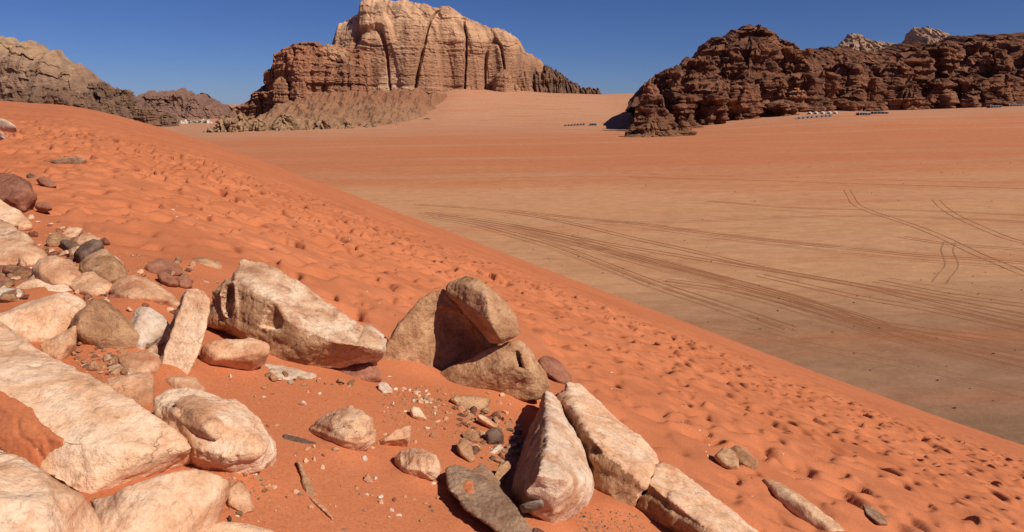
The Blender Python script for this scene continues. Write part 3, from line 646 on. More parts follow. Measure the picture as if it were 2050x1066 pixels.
def ray_shift(p, m):
    """move a point along its sight line by m metres (negative = nearer)"""
    v = p - np.array([0, 0, CAMZ]); L = np.linalg.norm(v); return p + v / L * m
def body(outline, lay=0.45, thick=0.5, bulge=0.35, foot=None, seed=0, down=0.35):
    """boulder read from its outline: rim, uneven crown toward the viewer, buried underside"""
    r = random.Random(seed); o = np.array(outline, float); cx, cy = o.mean(0)
    ib = int(np.argmax(o[:, 1])); fx, fy = foot if foot else o[ib]
    D0 = G(fx, fy)[1]; mpp = D0 / 1500.0
    w = min(np.ptp(o[:, 0]), np.ptp(o[:, 1]) * 1.3) * mpp
    pts = []
    for x, y in o:
        dg = G(x, max(y, 330 if x > 0 else 300))[1]; d = D0 * (1 - lay) + min(dg, D0 * 2.2) * lay
        d = D0 + (d - D0) + 0.15 * w * lay
        p = P(x, y, d); pts.append(p)
    ring = list(pts); out = list(pts)
    cc = np.mean(ring, 0)
    ga, gm = r.uniform(0, 6.28), r.uniform(0.25, 0.55); sx_, sy_ = r.uniform(-0.10, 0.10), r.uniform(-0.02, 0.12)   # one tilted main face, bevelled all round
    for (x, y), p in zip(o, ring):
        ux, uy = (x - cx) / max(np.ptp(o[:, 0]), 1) * 2, (y - cy) / max(np.ptp(o[:, 1]), 1) * 2
        s = r.uniform(0.60, 0.74); q = cc + (p - cc) * s; q = q + (np.array([1.0, 0, 0]) * sx_ + np.array([0, 0, 1.0]) * sy_) * w
        out.append(ray_shift(q, -w * bulge * (0.8 + gm * (ux * math.cos(ga) + uy * math.sin(ga)))))
    for p in ring:
        q = cc + (p - cc) * 0.9; q = ray_shift(q, w * thick); q[2] -= w * down; out.append(q)
    return out, mpp
def rock(label, mat, outline, cat='rock', name=None, lay=0.45, thick=0.5, bulge=0.35, foot=None, extra=None, group=None, **kw):
    ox, oy = np.mean(outline, 0); k_ = 1.22 if (ox < 300 and 420 < oy < 720) else 1.12
    outline = [(ox + (x - ox) * k_, oy + (y - oy) * k_) for x, y in outline]
    pts, mpp = body(outline, lay, thick, bulge, foot, seed=len(label) * 7 + int(outline[0][0]))
    kw.setdefault('chip', 0.6); kw.setdefault('lump', 0.55)
    o = finish_rock(name or cat, [pts] + (extra or []), mat, mpp, **kw)
    return tag(o, label, cat, group)
def pts3(lst, D): return [ray_shift(P(x, y, D), m) for x, y, m in lst]

# --- the big streaked boulder
D = G(610, 741)[1]; mp = D / 1500
B1 = pts3([(466, 540, .45), (484, 519, .62), (526, 524, .68), (563, 537, .68), (605, 568, .66), (647, 604, .6), (690, 635, .52), (725, 658, .45), (772, 682, .3),
           (470, 556, .30), (520, 590, .16), (556, 605, .10), (568, 640, .02), (622, 690, -.06), (700, 690, -.04), (765, 700, .10),
           (718, 722, .12), (664, 739, .13), (619, 743, .09), (577, 730, .07), (540, 714, .05), (470, 656, .10), (450, 650, .18), (760, 735, .7), (600, 760, .8), (470, 700, .9)], D)
B1b = pts3([(418, 582, .35), (455, 552, .5), (470, 560, .25), (475, 640, .1), (440, 655, .25), (412, 648, .35), (420, 660, .8), (470, 680, .8)], D)
cutA = pts3([(450, 580, -.3), (468, 566, -.3), (470, 600, -.3), (462, 640, -.3), (446, 615, -.3), (452, 580, .33), (466, 568, .30), (466, 600, .22), (458, 640, .25), (448, 615, .32)], D)
cutB = pts3([(520, 652, -.5), (549, 598, -.5), (560, 606, -.5), (566, 625, -.5), (556, 662, -.5), (522, 655, .10), (549, 600, .10), (560, 610, .02), (560, 660, .12)], D)
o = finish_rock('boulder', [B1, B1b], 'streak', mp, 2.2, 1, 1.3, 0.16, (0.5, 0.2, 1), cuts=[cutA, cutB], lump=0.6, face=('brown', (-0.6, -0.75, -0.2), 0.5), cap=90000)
tag(o, 'biggest streaked boulder with deep notches, left of the cracked standing rock', 'boulder')

# --- cracked standing rock: leaning back slab, cap piece, lower jaw
D = G(930, 775)[1]; mp = D / 1500
C1 = pts3([(757, 757, -.06), (753, 724, -.02), (776, 688, .06), (804, 640, .14), (838, 597, .22), (866, 583, .28), (884, 580, .32), (896, 586, .36), (938, 614, .44), (966, 662, .44), (984, 695, .42), (1012, 688, .48), (1030, 720, .5), (930, 760, .34), (850, 770, .14), (790, 762, -.03),
           (762, 740, .3), (800, 650, .5), (846, 600, .65), (890, 590, .75), (980, 700, .85), (930, 780, .8), (790, 780, .5)], D)
dish = pts3([(836, 642, -.4), (872, 606, -.4), (900, 600, -.4), (960, 640, -.4), (990, 700, -.4), (930, 755, -.4), (852, 745, -.4), (834, 700, -.4), (850, 650, .20), (880, 616, .34), (920, 630, .46), (960, 690, .48), (930, 750, .42), (862, 740, .22)], D)
o = finish_rock('leaning_slab', [C1], 'brown', mp, 2.0, 3, 1.0, cuts=[dish], lump=0.35, cap=45000)
tag(o, 'brown leaning slab with a shaded hollow face, back part of the cracked standing rock', 'rock')
C2 = pts3([(893, 582, .24), (939, 614, .14), (962, 652, .08), (980, 687, .0), (1004, 690, -.06), (900, 567, .28), (917, 557, .33), (939, 555, .33), (953, 556, .25), (968, 571, .12), (975, 595, -.10), (978, 640, -.20), (1000, 680, -.16),
           (987, 581, .15), (1013, 606, .10), (1032, 634, .08), (1045, 664, .06), (1041, 672, .0), (930, 570, .12), (1000, 600, .4), (1035, 655, .4), (930, 575, .5), (980, 670, .4)], D)
o = finish_rock('cap_block', [C2], 'brown', mp, 2.0, 2, 1.2, lump=0.4, cap=28000)
tag(o, 'rounded cap block split off by a black crack at the top of the standing rock', 'rock')
C3 = pts3([(984, 700, .12), (1010, 690, .08), (1032, 678, .08), (1046, 683, .12), (1066, 705, .14), (1086, 734, .12), (1098, 762, .10), (1098, 790, .05), (1075, 800, 0), (1000, 790, 0), (940, 792, -.02), (890, 788, -.02), (866, 770, .04), (870, 749, .1), (917, 729, .16), (959, 714, .16),
           (1005, 735, -.10), (1050, 730, -.08), (940, 752, -.03), (1080, 775, .0), (1050, 700, .4), (1090, 770, .4), (900, 780, .3), (980, 730, .45)], D)
pock = pts3([(1026, 688, -.3), (1040, 700, -.3), (1056, 742, -.3), (1034, 742, -.3), (1030, 695, .06), (1040, 710, .06), (1050, 738, .08), (1036, 738, .06)], D)
o = finish_rock('lower_block', [C3], 'brown', mp, 2.0, 3, 1.3, cuts=[pock], lump=0.6, cap=36000)
tag(o, 'brown lower block with a narrow pocket under the cap of the standing rock', 'rock')
D = G(1110, 1052)[1]; mp = D / 1500
C5 = PH([(1080, 796, .16), (1092, 776, .30), (1107, 782, .28), (1124, 812, .30), (1145, 862, .30), (1172, 911, .28), (1190, 960, .22), (1192, 988, .12), (1178, 1015, .05), (1144, 1036, 0), (1112, 1056, -.02), (1065, 1035, -.02), (1040, 1010, 0), (1028, 985, .02), (1027, 942, .03), (1056, 880, .04), (1066, 835, .08),
           (1104, 830, .38), (1096, 890, .43), (1074, 950, .38), (1046, 985, .22), (1130, 960, .38), (1150, 990, .24), (1110, 1020, .16), (1100, 900, -.3), (1150, 980, -.3), (1060, 1000, -.3), (1145, 862, -.15), (1182, 950, -.15)])
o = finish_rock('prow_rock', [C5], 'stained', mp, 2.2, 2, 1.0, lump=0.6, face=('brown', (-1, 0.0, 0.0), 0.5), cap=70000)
tag(o, 'pale pointed prow-shaped rock with orange stains in front of the standing rock', 'rock')

# --- long pale slab running down to the lower right, cracked in two
D = G(1275, 1028)[1]; mp = D / 1500
L1 = PH([(1136, 768, .32), (1160, 772, .30), (1190, 800, .30), (1232, 842, .30), (1292, 892, .28), (1318, 922, .27), (1160, 838, .34), (1188, 882, .33), (1250, 928, .29), (1296, 962, .25), (1312, 938, .28), (1119, 800, .22),
          (1135, 835, .06), (1165, 890, .03), (1190, 930, .02), (1192, 990, -.02), (1230, 1018, -.02), (1272, 1028, -.02), (1200, 950, -.25), (1270, 980, -.25), (1150, 850, -.25), (1160, 772, -.1), (1250, 855, -.1), (1310, 915, -.1)])
bowl = PH([(1150, 852, .9), (1186, 878, .9), (1212, 888, .9), (1219, 912, .9), (1196, 926, .9), (1158, 880, .9), (1162, 862, .26), (1190, 890, .24), (1206, 905, .24), (1194, 918, .2)])
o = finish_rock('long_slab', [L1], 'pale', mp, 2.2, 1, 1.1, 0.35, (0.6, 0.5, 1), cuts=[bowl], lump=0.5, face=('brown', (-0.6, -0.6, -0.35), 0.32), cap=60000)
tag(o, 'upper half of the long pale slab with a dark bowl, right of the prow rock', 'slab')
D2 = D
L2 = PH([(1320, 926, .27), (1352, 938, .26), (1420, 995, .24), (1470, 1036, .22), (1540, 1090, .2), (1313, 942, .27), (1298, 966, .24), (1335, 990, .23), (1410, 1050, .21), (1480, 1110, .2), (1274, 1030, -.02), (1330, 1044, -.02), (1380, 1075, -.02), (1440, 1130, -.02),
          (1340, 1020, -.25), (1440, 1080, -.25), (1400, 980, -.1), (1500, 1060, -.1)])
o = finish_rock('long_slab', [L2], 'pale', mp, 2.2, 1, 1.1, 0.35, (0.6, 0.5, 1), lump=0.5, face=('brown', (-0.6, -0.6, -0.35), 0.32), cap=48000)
tag(o, 'lower half of the long pale slab running off the bottom edge beyond a thin crack', 'slab')

# --- great pale slabs at the lower left
D = G(200, 1005)[1]; mp = D / 1500
H1 = PH([(-90, 620, .15), (0, 658, .25), (47, 685, .28), (117, 724, .28), (176, 751, .26), (222, 779, .25), (281, 814, .23), (312, 841, .21), (375, 880, .17), (387, 898, .14), (384, 931, -.03), (332, 947, -.04), (254, 974, -.04), (176, 1001, -.04), (90, 962, .0), (74, 940, .06), (-90, 890, .15),
          (130, 880, .20), (195, 893, .17), (245, 894, .17), (300, 905, .15), (374, 900, .14), (-100, 760, .34), (0, 800, -.3), (200, 950, -.3), (350, 920, -.3), (300, 850, -.2), (0, 690, -.2)])
o = finish_rock('pale_slab', [H1], 'pale', mp, 2.6, 1, 0.9, 0.08, (0.3, -0.2, 1), lump=0.2, cap=90000); tag(o, 'huge pale slab sloping down from the left edge of the picture', 'slab'); O_H1 = o
D = G(120, 1150)[1]
H2 = PH([(-60, 890, .35), (0, 909, .38), (39, 927, .38), (101, 954, .36), (156, 986, .30), (187, 1013, .22), (197, 1066, .1), (200, 1150, 0), (80, 1020, .36), (-60, 1000, .42), (100, 1100, .24), (-60, 1150, .26), (0, 950, -.2), (150, 1050, -.2), (180, 1120, -.2)])
o = finish_rock('pale_boulder', [H2], 'pale', D / 1500, 2.6, 2, 0.9, lump=0.4, cap=50000); tag(o, 'smooth pale boulder filling the bottom left corner', 'boulder')
D = G(420, 1075)[1]
H3 = PH([(186, 1004, .12), (250, 978, .22), (332, 948, .26), (390, 934, .26), (440, 953, .22), (459, 964, .2), (460, 986, .12), (433, 1036, .02), (421, 1075, -.02), (330, 1110, .05), (232, 1120, .05), (400, 985, .20), (300, 1020, .21), (245, 1030, .17), (194, 1060, .12), (196, 1110, .1), (300, 1000, -.2), (420, 1000, -.2), (250, 1060, -.2)])
o = finish_rock('peach_slab', [H3], 'pale', D / 1500, 2.4, 1, 0.9, lump=0.3, cap=45000); tag(o, 'peach tilted slab with a flat top at the bottom left, beside the corner boulder', 'slab')
rock('low pale rock cut by the bottom edge beside the peach slab', 'pale', [(400, 1070), (430, 1044), (480, 1048), (540, 1062), (570, 1090), (480, 1110), (410, 1100)], lay=0.7, bulge=0.2)
# --- round boulder with a shell cap
D = G(470, 957)[1]
H5 = pts3([(309, 838, .32), (312, 800, .42), (335, 783, .48), (365, 780, .5), (414, 787, .48), (468, 806, .42), (519, 845, .3), (550, 884, .2), (554, 911, .14), (527, 940, .06), (468, 957, 0), (425, 946, .02), (390, 925, .06), (340, 868, .2),
           (400, 900, -.06), (450, 915, -.10), (500, 900, -.06), (510, 870, .02), (450, 840, .06), (350, 830, .12), (390, 870, .02), (330, 900, .6), (420, 980, .6), (530, 940, .7), (420, 800, .9)], D)
o = finish_rock('round_boulder', [H5], 'pale', D / 1500, 2.2, 3, 1.0, 0.26, (0.1, -0.25, 1), lump=0.4, cap=55000); tag(o, 'large rounded pale boulder carrying a brown shell cap, left of centre', 'boulder')
Hc = pts3([(345, 805, .22), (362, 792, .30), (392, 790, .32), (429, 806, .24), (458, 836, .12), (462, 860, .04), (434, 885, -.06), (395, 873, -.03), (352, 842, .08), (390, 825, .04), (430, 845, -.02), (410, 862, -.08), (400, 850, .5), (380, 820, .5)], D)
o2 = finish_rock('shell_cap', [Hc], 'peach', D / 1500, 2.2, 4, 0.8, 0.2, lump=0.4, parent=o, cap=14000); o2['label'] = 'brownish oval shell cap on the round boulder'
# --- boulders on the open sand
D = G(700, 909)[1]
E1 = pts3([(619, 862, .2), (628, 844, .26), (651, 825, .30), (688, 816, .32), (725, 821, .3), (748, 838, .24), (752, 870, .14), (748, 888, .1), (735, 902, .04), (706, 909, 0), (668, 903, .04), (643, 886, .1), (690, 880, -.08), (720, 878, -.06), (665, 868, -.01), (660, 845, .08), (735, 850, .06), (690, 835, .08), (690, 890, .5), (640, 870, .5), (735, 880, .5)], D)
E1b = pts3([(660, 838, .12), (672, 820, .22), (700, 815, .26), (728, 821, .22), (745, 838, .16), (745, 862, .06), (716, 872, -.04), (680, 868, -.02), (665, 856, .02), (700, 850, .0), (700, 830, .4)], D)
o = finish_rock('round_boulder', [E1, E1b], 'peach', D / 1500, 2.0, 3, 0.8, 0.4, (0.1, 0.25, 1), lump=0.35, cap=30000); tag(o, 'squat rounded boulder with shell-like layers alone on the sand, centre', 'boulder')
D = G(835, 964)[1]
E2 = pts3([(787, 950, .14), (790, 914, .18), (805, 902, .22), (823, 896, .24), (850, 899, .22), (874, 911, .16), (886, 942, .08), (875, 960, .02), (828, 964, 0), (801, 956, .05), (815, 940, -.04), (858, 945, -.06), (862, 920, .02), (830, 912, .06), (835, 950, .4), (870, 930, .4), (800, 930, .4)], D)
o = finish_rock('small_boulder', [E2], 'peach', D / 1500, 1.8, 2, 0.9, 0.35, (0.9, 0.1, 0.5), lump=0.5, cap=16000); tag(o, 'small blocky peach boulder with diagonal bands, right of the squat round boulder', 'boulder')
# --- upright pale slab
D = G(350, 748)[1]
S1 = pts3([(376, 577, .38), (394, 576, .38), (409, 582, .36), (421, 600, .32), (419, 625, .28), (413, 656, .2), (404, 690, .12), (394, 717, .06), (375, 755, -.04), (350, 752, -.03), (317, 739, .0), (334, 700, .09), (352, 645, .22), (368, 600, .32),
           (347, 640, .34), (330, 690, .22), (312, 735, .12), (366, 590, .42), (372, 760, .2), (415, 620, .5), (390, 590, .52), (330, 745, .25)], D)
o = finish_rock('upright_slab', [S1], 'pale', D / 1500, 1.8, 1, 0.9, 0.05, lump=0.35, face=('greybrown', (-1, 0.1, -0.1), 0.6), cap=24000); tag(o, 'tall narrow pale slab leaning upright with a dark layered left edge', 'slab')
# --- dark tilted slab at bottom centre
D = G(960, 1060)[1]
F1 = PH([(892, 940, .10), (909, 926, .10), (936, 948, .14), (965, 950, .16), (992, 968, .18), (1030, 1010, .18), (1064, 1066, .16), (1060, 1090, .12), (1010, 1075, .11), (976, 1049, .11), (936, 1021, .11), (898, 980, .11),
          (900, 982, .05), (938, 1022, .05), (978, 1050, .05), (1012, 1076, .05), (1000, 980, -.05), (930, 950, -.03), (1050, 1060, 0)])
o = finish_rock('dark_slab', [F1], 'greybrown', D / 1500, 1.8, 2, 1.3, 0.2, lump=0.5, cap=32000); tag(o, 'dark grey-brown slab propped over its shadow at the bottom centre', 'slab'); O_F1 = o

def sand_on(host, poly, label, thick=0.02, step=3.0):
    """thin drift of sand lying on a rock: sheet shaped to the rock below, feathered at its rim"""
    from mathutils.bvhtree import BVHTree
    me = host.data; bv = BVHTree.FromPolygons([v.co + host.location for v in me.vertices], [tuple(p.vertices) for p in me.polygons])
    xs = np.arange(min(a for a, b in poly), max(a for a, b in poly) + step, step); ys = np.arange(min(b for a, b in poly), max(b for a, b in poly) + step, step)
    X, Y = np.meshgrid(xs, ys); wob = 5 * fbm(np.stack([X.ravel() / 30, Y.ravel() / 30, 0 * X.ravel()], -1), 4).reshape(X.shape)
    sd = poly_dist(X, Y, poly) * np.where(in_poly(X, Y, poly), 1, -1) + wob
    V = np.zeros(X.shape + (3,)); ok = np.zeros(X.shape, bool); c0 = Vector((0, 0, CAMZ))
    for i in range(X.shape[0]):
        for j in range(X.shape[1]):
            if sd[i, j] < -4: continue
            d = Vector(P(X[i, j], Y[i, j], 1.0)) - c0; d.normalize(); h, n, _, _ = bv.ray_cast(c0, d)
            if h is None: continue
            ok[i, j] = True; V[i, j] = h + Vector((0, 0, 1)) * (thick * float(sst(0, 45, sd[i, j])) - 0.006 + 0.012 * float(sst(-3, 5, sd[i, j])))
    f = grid_faces(*X.shape); f = f[ok.ravel()[f].all(1)][:, ::-1]
    used = np.unique(f); mp_ = np.zeros(X.size, int); mp_[used] = np.arange(len(used))
    o = obj('sand_drift', mesh_np('sand_drift', V.reshape(-1, 3)[used], mp_[f]), M_SAND); return tag(o, label, kind='stuff')
sand_on(O_H1, [(-60, 765), (0, 782), (60, 815), (90, 850), (128, 880), (125, 895), (100, 910), (72, 942), (0, 930), (-60, 920)], 'drift of red sand on the huge pale slab')
sand_on(O_F1, [(930, 962), (940, 956), (950, 966), (948, 985), (935, 988), (926, 978)], 'small patch of sand on the dark slab', 0.01, 1.5)
R = rock
R('small grey-brown plate resting on the dark propped slab', 'greybrown', [(938, 951), (965, 928), (978, 938), (1000, 966), (980, 978), (955, 968)], lay=0.4, bulge=0.15, thick=0.3, foot=(980, 990), rnd=2)
R('stout pale block lying below the tall narrow slab, right of it', 'peach', [(402, 702), (409, 692), (436, 684), (501, 678), (533, 690), (531, 708), (501, 727), (422, 731), (406, 722)], lay=0.2, bulge=0.4, rnd=3, cat='block')
R('pointed grey leaf-shaped plate beneath the biggest streaked boulder', 'grey', [(457, 669), (478, 656), (504, 651), (549, 664), (530, 674), (510, 681), (480, 675)], lay=0.5, bulge=0.15, thick=0.25, foot=(510, 690), rnd=1)
R('whitish rock at the right tip of the biggest streaked boulder', 'white', [(727, 655), (742, 652), (760, 664), (776, 682), (770, 695), (745, 690), (730, 675)], lay=0.3, foot=(765, 715))
R('low reddish boulder in front of the black gap under the streaked boulder', 'red', [(667, 741), (680, 732), (705, 727), (738, 725), (756, 743), (759, 757), (735, 764), (700, 763), (680, 755)], 'boulder', lay=0.3, bulge=0.4)
R('flat splintered pale plate on the sand below the streaked boulder', 'white', [(515, 724), (545, 727), (590, 738), (640, 752), (648, 758), (610, 764), (570, 764), (540, 750)], lay=0.9, bulge=0.1, thick=0.2, rnd=1, rough=1.6)
R('small squared brown block behind the streaked boulder', 'brown', [(383, 526), (390, 517), (408, 516), (441, 530), (438, 544), (400, 541), (384, 536)], lay=0.3, rnd=2, cat='block')
R('angular reddish rock with a pale top edge behind the peach wedge', 'red', [(290, 540), (306, 524), (326, 515), (352, 527), (366, 545), (345, 552), (300, 552)], lay=0.3, rnd=1)
R('dark red stone lying left of a squarer red stone', 'red', [(314, 548), (330, 544), (352, 556), (355, 570), (338, 572), (322, 562)], lay=0.3, rnd=2)
R('squarish dark red stone just left of the upright slab top', 'red', [(354, 557), (364, 554), (382, 560), (384, 573), (372, 577), (356, 572)], lay=0.3, rnd=1)
R('peach wedge-shaped rock with a flat sloping face above the whitish rock', 'peach', [(230, 578), (239, 558), (256, 552), (275, 554), (319, 577), (355, 608), (328, 614), (263, 611), (236, 601)], lay=0.3, bulge=0.3, rnd=2)
R('rounded rock with a white patch beside the brown boulder', 'white', [(277, 625), (300, 620), (324, 635), (334, 654), (310, 676), (281, 699), (264, 682), (263, 655)], lay=0.25, bulge=0.35)
R('brown coarse boulder between the big pale boulder and the white-patched rock', 'brown', [(145, 656), (162, 624), (188, 607), (210, 612), (235, 626), (263, 652), (267, 670), (249, 694), (216, 699), (169, 686)], 'boulder', lay=0.25, bulge=0.35, rough=1.3)
R('big smooth pale boulder at the left edge above the huge slab', 'pale', [(-40, 650), (0, 633), (47, 612), (127, 591), (150, 600), (162, 624), (157, 645), (127, 668), (84, 684), (28, 668), (-40, 672)], 'boulder', lay=0.3, bulge=0.3, foot=(84, 690))
R('pale wedge tucked under the big smooth boulder at left', 'peach', [(82, 690), (127, 670), (148, 655), (146, 690), (118, 722), (95, 712)], lay=0.3)
R('pale smooth rock with a sandy hollow below the gravel patch', 'peach', [(205, 770), (240, 758), (300, 745), (306, 780), (303, 808), (285, 816), (250, 795)], lay=0.6, bulge=0.2, foot=(290, 822))
R('flat peach rock just above the sandy hollow rock', 'peach', [(240, 715), (262, 701), (300, 702), (320, 722), (312, 744), (270, 752), (244, 740)], lay=0.5, bulge=0.25)
R('half-buried curved pale rock below the upright slab', 'peach', [(330, 758), (360, 752), (392, 758), (408, 780), (395, 794), (360, 786)], lay=0.7, bulge=0.15, foot=(395, 800))
R('small peach slab in the shade right of the peach tilted slab', 'peach', [(456, 975), (478, 962), (498, 985), (494, 1000), (508, 1018), (485, 1026), (458, 1010)], lay=0.6, bulge=0.2)
R('dark oval pebble wedged between the corner boulder and the slabs', 'dark', [(180, 1003), (192, 998), (208, 1001), (212, 1010), (200, 1016), (186, 1013)], lay=0.1, bulge=0.6, rnd=3, foot=(195, 1040), cat='pebble')
R('dark brown boulder at the left edge, farthest up the slope', 'red', [(-40, 360), (0, 347), (30, 352), (55, 368), (68, 390), (60, 402), (45, 420), (20, 414), (-40, 405)], 'boulder', lay=0.2, bulge=0.4)
R('pale slab tilted below the dark brown boulder at left', 'pale', [(-40, 398), (0, 404), (25, 416), (45, 432), (55, 447), (40, 458), (0, 446), (-40, 440)], 'slab', lay=0.3, bulge=0.2)
R('brown banded slab under the tilted pale slab at the left edge', 'streak', [(-40, 434), (0, 440), (30, 456), (62, 480), (50, 490), (0, 482), (-40, 478)], 'slab', lay=0.35, bulge=0.2)
R('broad pale slab at the left edge above the red flat slab', 'peach', [(-50, 482), (0, 480), (45, 484), (75, 500), (92, 518), (60, 528), (0, 532), (-50, 530)], 'slab', lay=0.5, bulge=0.2)
R('flat red slab at the left edge between pale rocks', 'red', [(-40, 534), (0, 534), (40, 531), (70, 540), (76, 554), (40, 566), (-40, 566)], 'slab', lay=0.6, bulge=0.15)
R('round peach boulder near the left edge above the long flat pale stone', 'peach', [(70, 540), (82, 524), (110, 518), (135, 526), (158, 548), (162, 562), (140, 578), (105, 574), (80, 560)], 'boulder', lay=0.3, bulge=0.4)
R('thin pale plate leaning above the dark grey stones', 'peach', [(122, 474), (140, 456), (163, 457), (152, 472), (134, 480)], lay=0.3, bulge=0.15, rnd=1, foot=(134, 484))
R('small pale slab behind the dark grey stones', 'peach', [(155, 486), (163, 472), (180, 468), (198, 476), (190, 488), (165, 493)], lay=0.3, rnd=1)
R('dark grey stone leaning on the grey-brown boulder', 'dark', [(150, 508), (166, 493), (186, 483), (202, 486), (204, 495), (185, 512), (168, 524), (158, 522)], lay=0.25, rnd=1, foot=(168, 530))
R('smaller dark grey plate left of the leaning dark stone', 'dark', [(124, 486), (134, 480), (158, 492), (160, 500), (144, 502), (128, 494)], lay=0.5, rnd=1)
R('mottled grey-brown boulder beneath the leaning dark stone', 'brown', [(164, 540), (178, 518), (205, 506), (228, 516), (245, 538), (244, 556), (222, 568), (190, 562)], 'boulder', lay=0.3, bulge=0.4)
R('pitted peach rock below the grey-brown boulder', 'peach', [(140, 568), (158, 552), (185, 548), (222, 572), (205, 584), (178, 590), (150, 580)], lay=0.4, bulge=0.25)
R('long flat pale stone above the big smooth boulder at left', 'pale', [(38, 576), (60, 562), (90, 559), (120, 568), (137, 580), (100, 588), (60, 588)], lay=0.4, bulge=0.25)
R('pinkish white stone at the left edge, level with the flat pale stone', 'white', [(-20, 580), (10, 577), (35, 580), (43, 592), (20, 601), (-20, 602)], lay=0.4)
R('small dark red stone under the dark brown boulder at left', 'red', [(70, 412), (78, 404), (95, 406), (104, 416), (88, 420), (75, 418)], lay=0.2)
R('flat brown stone high on the dune at left, larger of a pair', 'red', [(74, 358), (88, 352), (108, 364), (113, 372), (95, 374), (80, 367)], lay=0.2)
R('tiny brown stone beside the flat brown stone high on the dune', 'dark', [(52, 352), (60, 347), (71, 351), (72, 358), (58, 358)], lay=0.2)
R('flat grey plate half buried high on the dune, upper left', 'greybrown', [(95, 322), (120, 317), (150, 312), (175, 318), (160, 326), (120, 327)], lay=0.6, bulge=0.1, rnd=1, thick=0.2)
R('whitish thin slab at the upper left edge near the dune top', 'white', [(-20, 238), (0, 236), (20, 245), (34, 256), (10, 257), (-20, 254)], lay=0.1, bulge=0.15, rnd=1)
R('small whitish slab at the left edge below the thin one', 'white', [(-20, 268), (0, 264), (15, 272), (8, 278), (-20, 279)], lay=0.1, bulge=0.15, rnd=1)
R('reddish rock behind the right end of the standing rock', 'red', [(1076, 715), (1094, 714), (1120, 722), (1140, 752), (1141, 768), (1122, 768), (1090, 745)], lay=0.3, bulge=0.3)
R('left stone of a brown pair alone on the footprinted dune', 'brown', [(1430, 908), (1444, 898), (1458, 896), (1474, 908), (1478, 936), (1462, 941), (1446, 932)], 'stone', lay=0.25, rnd=2)
R('right stone of a brown pair alone on the footprinted dune', 'brown', [(1462, 902), (1472, 893), (1486, 895), (1505, 910), (1516, 925), (1508, 940), (1490, 936), (1474, 925)], 'stone', lay=0.25, rnd=2)
R('long narrow pale slab half sunk in the dune at lower right', 'peach', [(1536, 966), (1556, 970), (1600, 1005), (1645, 1040), (1690, 1066), (1700, 1085), (1660, 1075), (1610, 1040), (1565, 1000)], 'slab', lay=0.85, bulge=0.15, thick=0.25, rnd=1, foot=(1610, 1042))
R('short dark half-buried stone right of the long narrow slab', 'greybrown', [(1728, 1012), (1742, 1012), (1770, 1034), (1776, 1046), (1760, 1046), (1736, 1028)], 'stone', lay=0.7, bulge=0.2, rnd=1)
R('dark stone at the bottom edge below the brown pair', 'dark', [(1424, 1064), (1440, 1058), (1470, 1062), (1475, 1072), (1440, 1078)], 'stone', lay=0.5, rnd=1)
R('thin grey-purple ledge poking out of sand left of the squat boulder', 'dark', [(563, 882), (572, 870), (600, 878), (628, 885), (650, 896), (640, 900), (605, 890), (580, 887)], lay=0.5, bulge=0.15, rnd=1)
R('pale wedge with a split face right of the squat round boulder', 'peach', [(758, 884), (790, 862), (820, 850), (818, 880), (785, 883), (768, 889)], lay=0.2, bulge=0.25, rnd=1)
R('thin twisted brown ledge standing in the sand at bottom centre-left', 'brown', [(594, 921), (602, 924), (612, 946), (618, 960), (632, 988), (630, 991), (613, 990), (614, 965), (605, 945)], lay=0.75, bulge=0.35, rnd=1)
R('thin curved pale ledge trailing below the twisted brown one', 'peach', [(621, 997), (634, 1003), (652, 1018), (666, 1036), (668, 1044), (662, 1040), (645, 1020), (630, 1010)], lay=0.9, bulge=0.25, rnd=1)
R('pale stone at the foot of the leaning slab, left', 'white', [(757, 768), (770, 763), (785, 778), (784, 786), (768, 789), (758, 780)], 'stone', lay=0.4, rnd=1)
R('upright pale pebble between the wedge and the rubble', 'pale', [(821, 822), (828, 812), (838, 815), (853, 838), (838, 842), (826, 836)], 'stone', lay=0.2, rnd=2)
R('small striped stone standing alone between the two boulders on the sand', 'peach', [(726, 962), (736, 947), (748, 968), (735, 969)], 'stone', lay=0.2, rnd=1)
R('little white stone at the foot of the squat round boulder', 'white', [(724, 914), (732, 911), (737, 920), (728, 928), (722, 922)], 'stone', lay=0.2, rnd=1)
R('cracked bedded block at the top of the rubble', 'brown', [(902, 800), (912, 792), (950, 795), (982, 797), (972, 814), (950, 824), (925, 818)], 'block', lay=0.3, rnd=1)
R('peach plate tilted over a black gap in the rubble', 'peach', [(956, 830), (966, 830), (994, 850), (993, 859), (975, 850), (958, 838)], lay=0.3, bulge=0.15, rnd=1, foot=(976, 862))
R('dark squarish block in the middle of the rubble', 'dark', [(972, 866), (980, 859), (1000, 858), (1008, 872), (1000, 884), (976, 890)], 'block', lay=0.25, rnd=1)
R('brown angular stone at the left of the rubble', 'brown', [(926, 868), (940, 861), (956, 866), (958, 884), (946, 887), (930, 878)], 'stone', lay=0.25, rnd=1)
R('rough brown stone at the bottom of the rubble', 'brown', [(914, 892), (928, 876), (942, 884), (949, 918), (940, 924), (922, 908)], 'stone', lay=0.4, rnd=1, rough=1.4)
R('pale oblong stone right of the brown angular rubble stone', 'white', [(976, 908), (992, 892), (1004, 889), (1007, 898), (990, 910)], 'stone', lay=0.5, rnd=1)
R('tan slab leaning against the prow rock at its left', 'brown', [(988, 960), (1000, 932), (1018, 922), (1022, 938), (1008, 962), (995, 968)], lay=0.3, rnd=1)
R('grey splinter embedded low in the prow rock front', 'grey', [(1040, 1012), (1060, 1004), (1085, 1000), (1088, 1010), (1066, 1020), (1045, 1022)], lay=0.0, bulge=0.5, rnd=1, foot=(1075, 1056))
R('small dark block at the bottom edge right of the dark propped slab', 'dark', [(1063, 1062), (1072, 1056), (1090, 1064), (1096, 1078), (1070, 1080)], 'stone', lay=0.3, rnd=1)

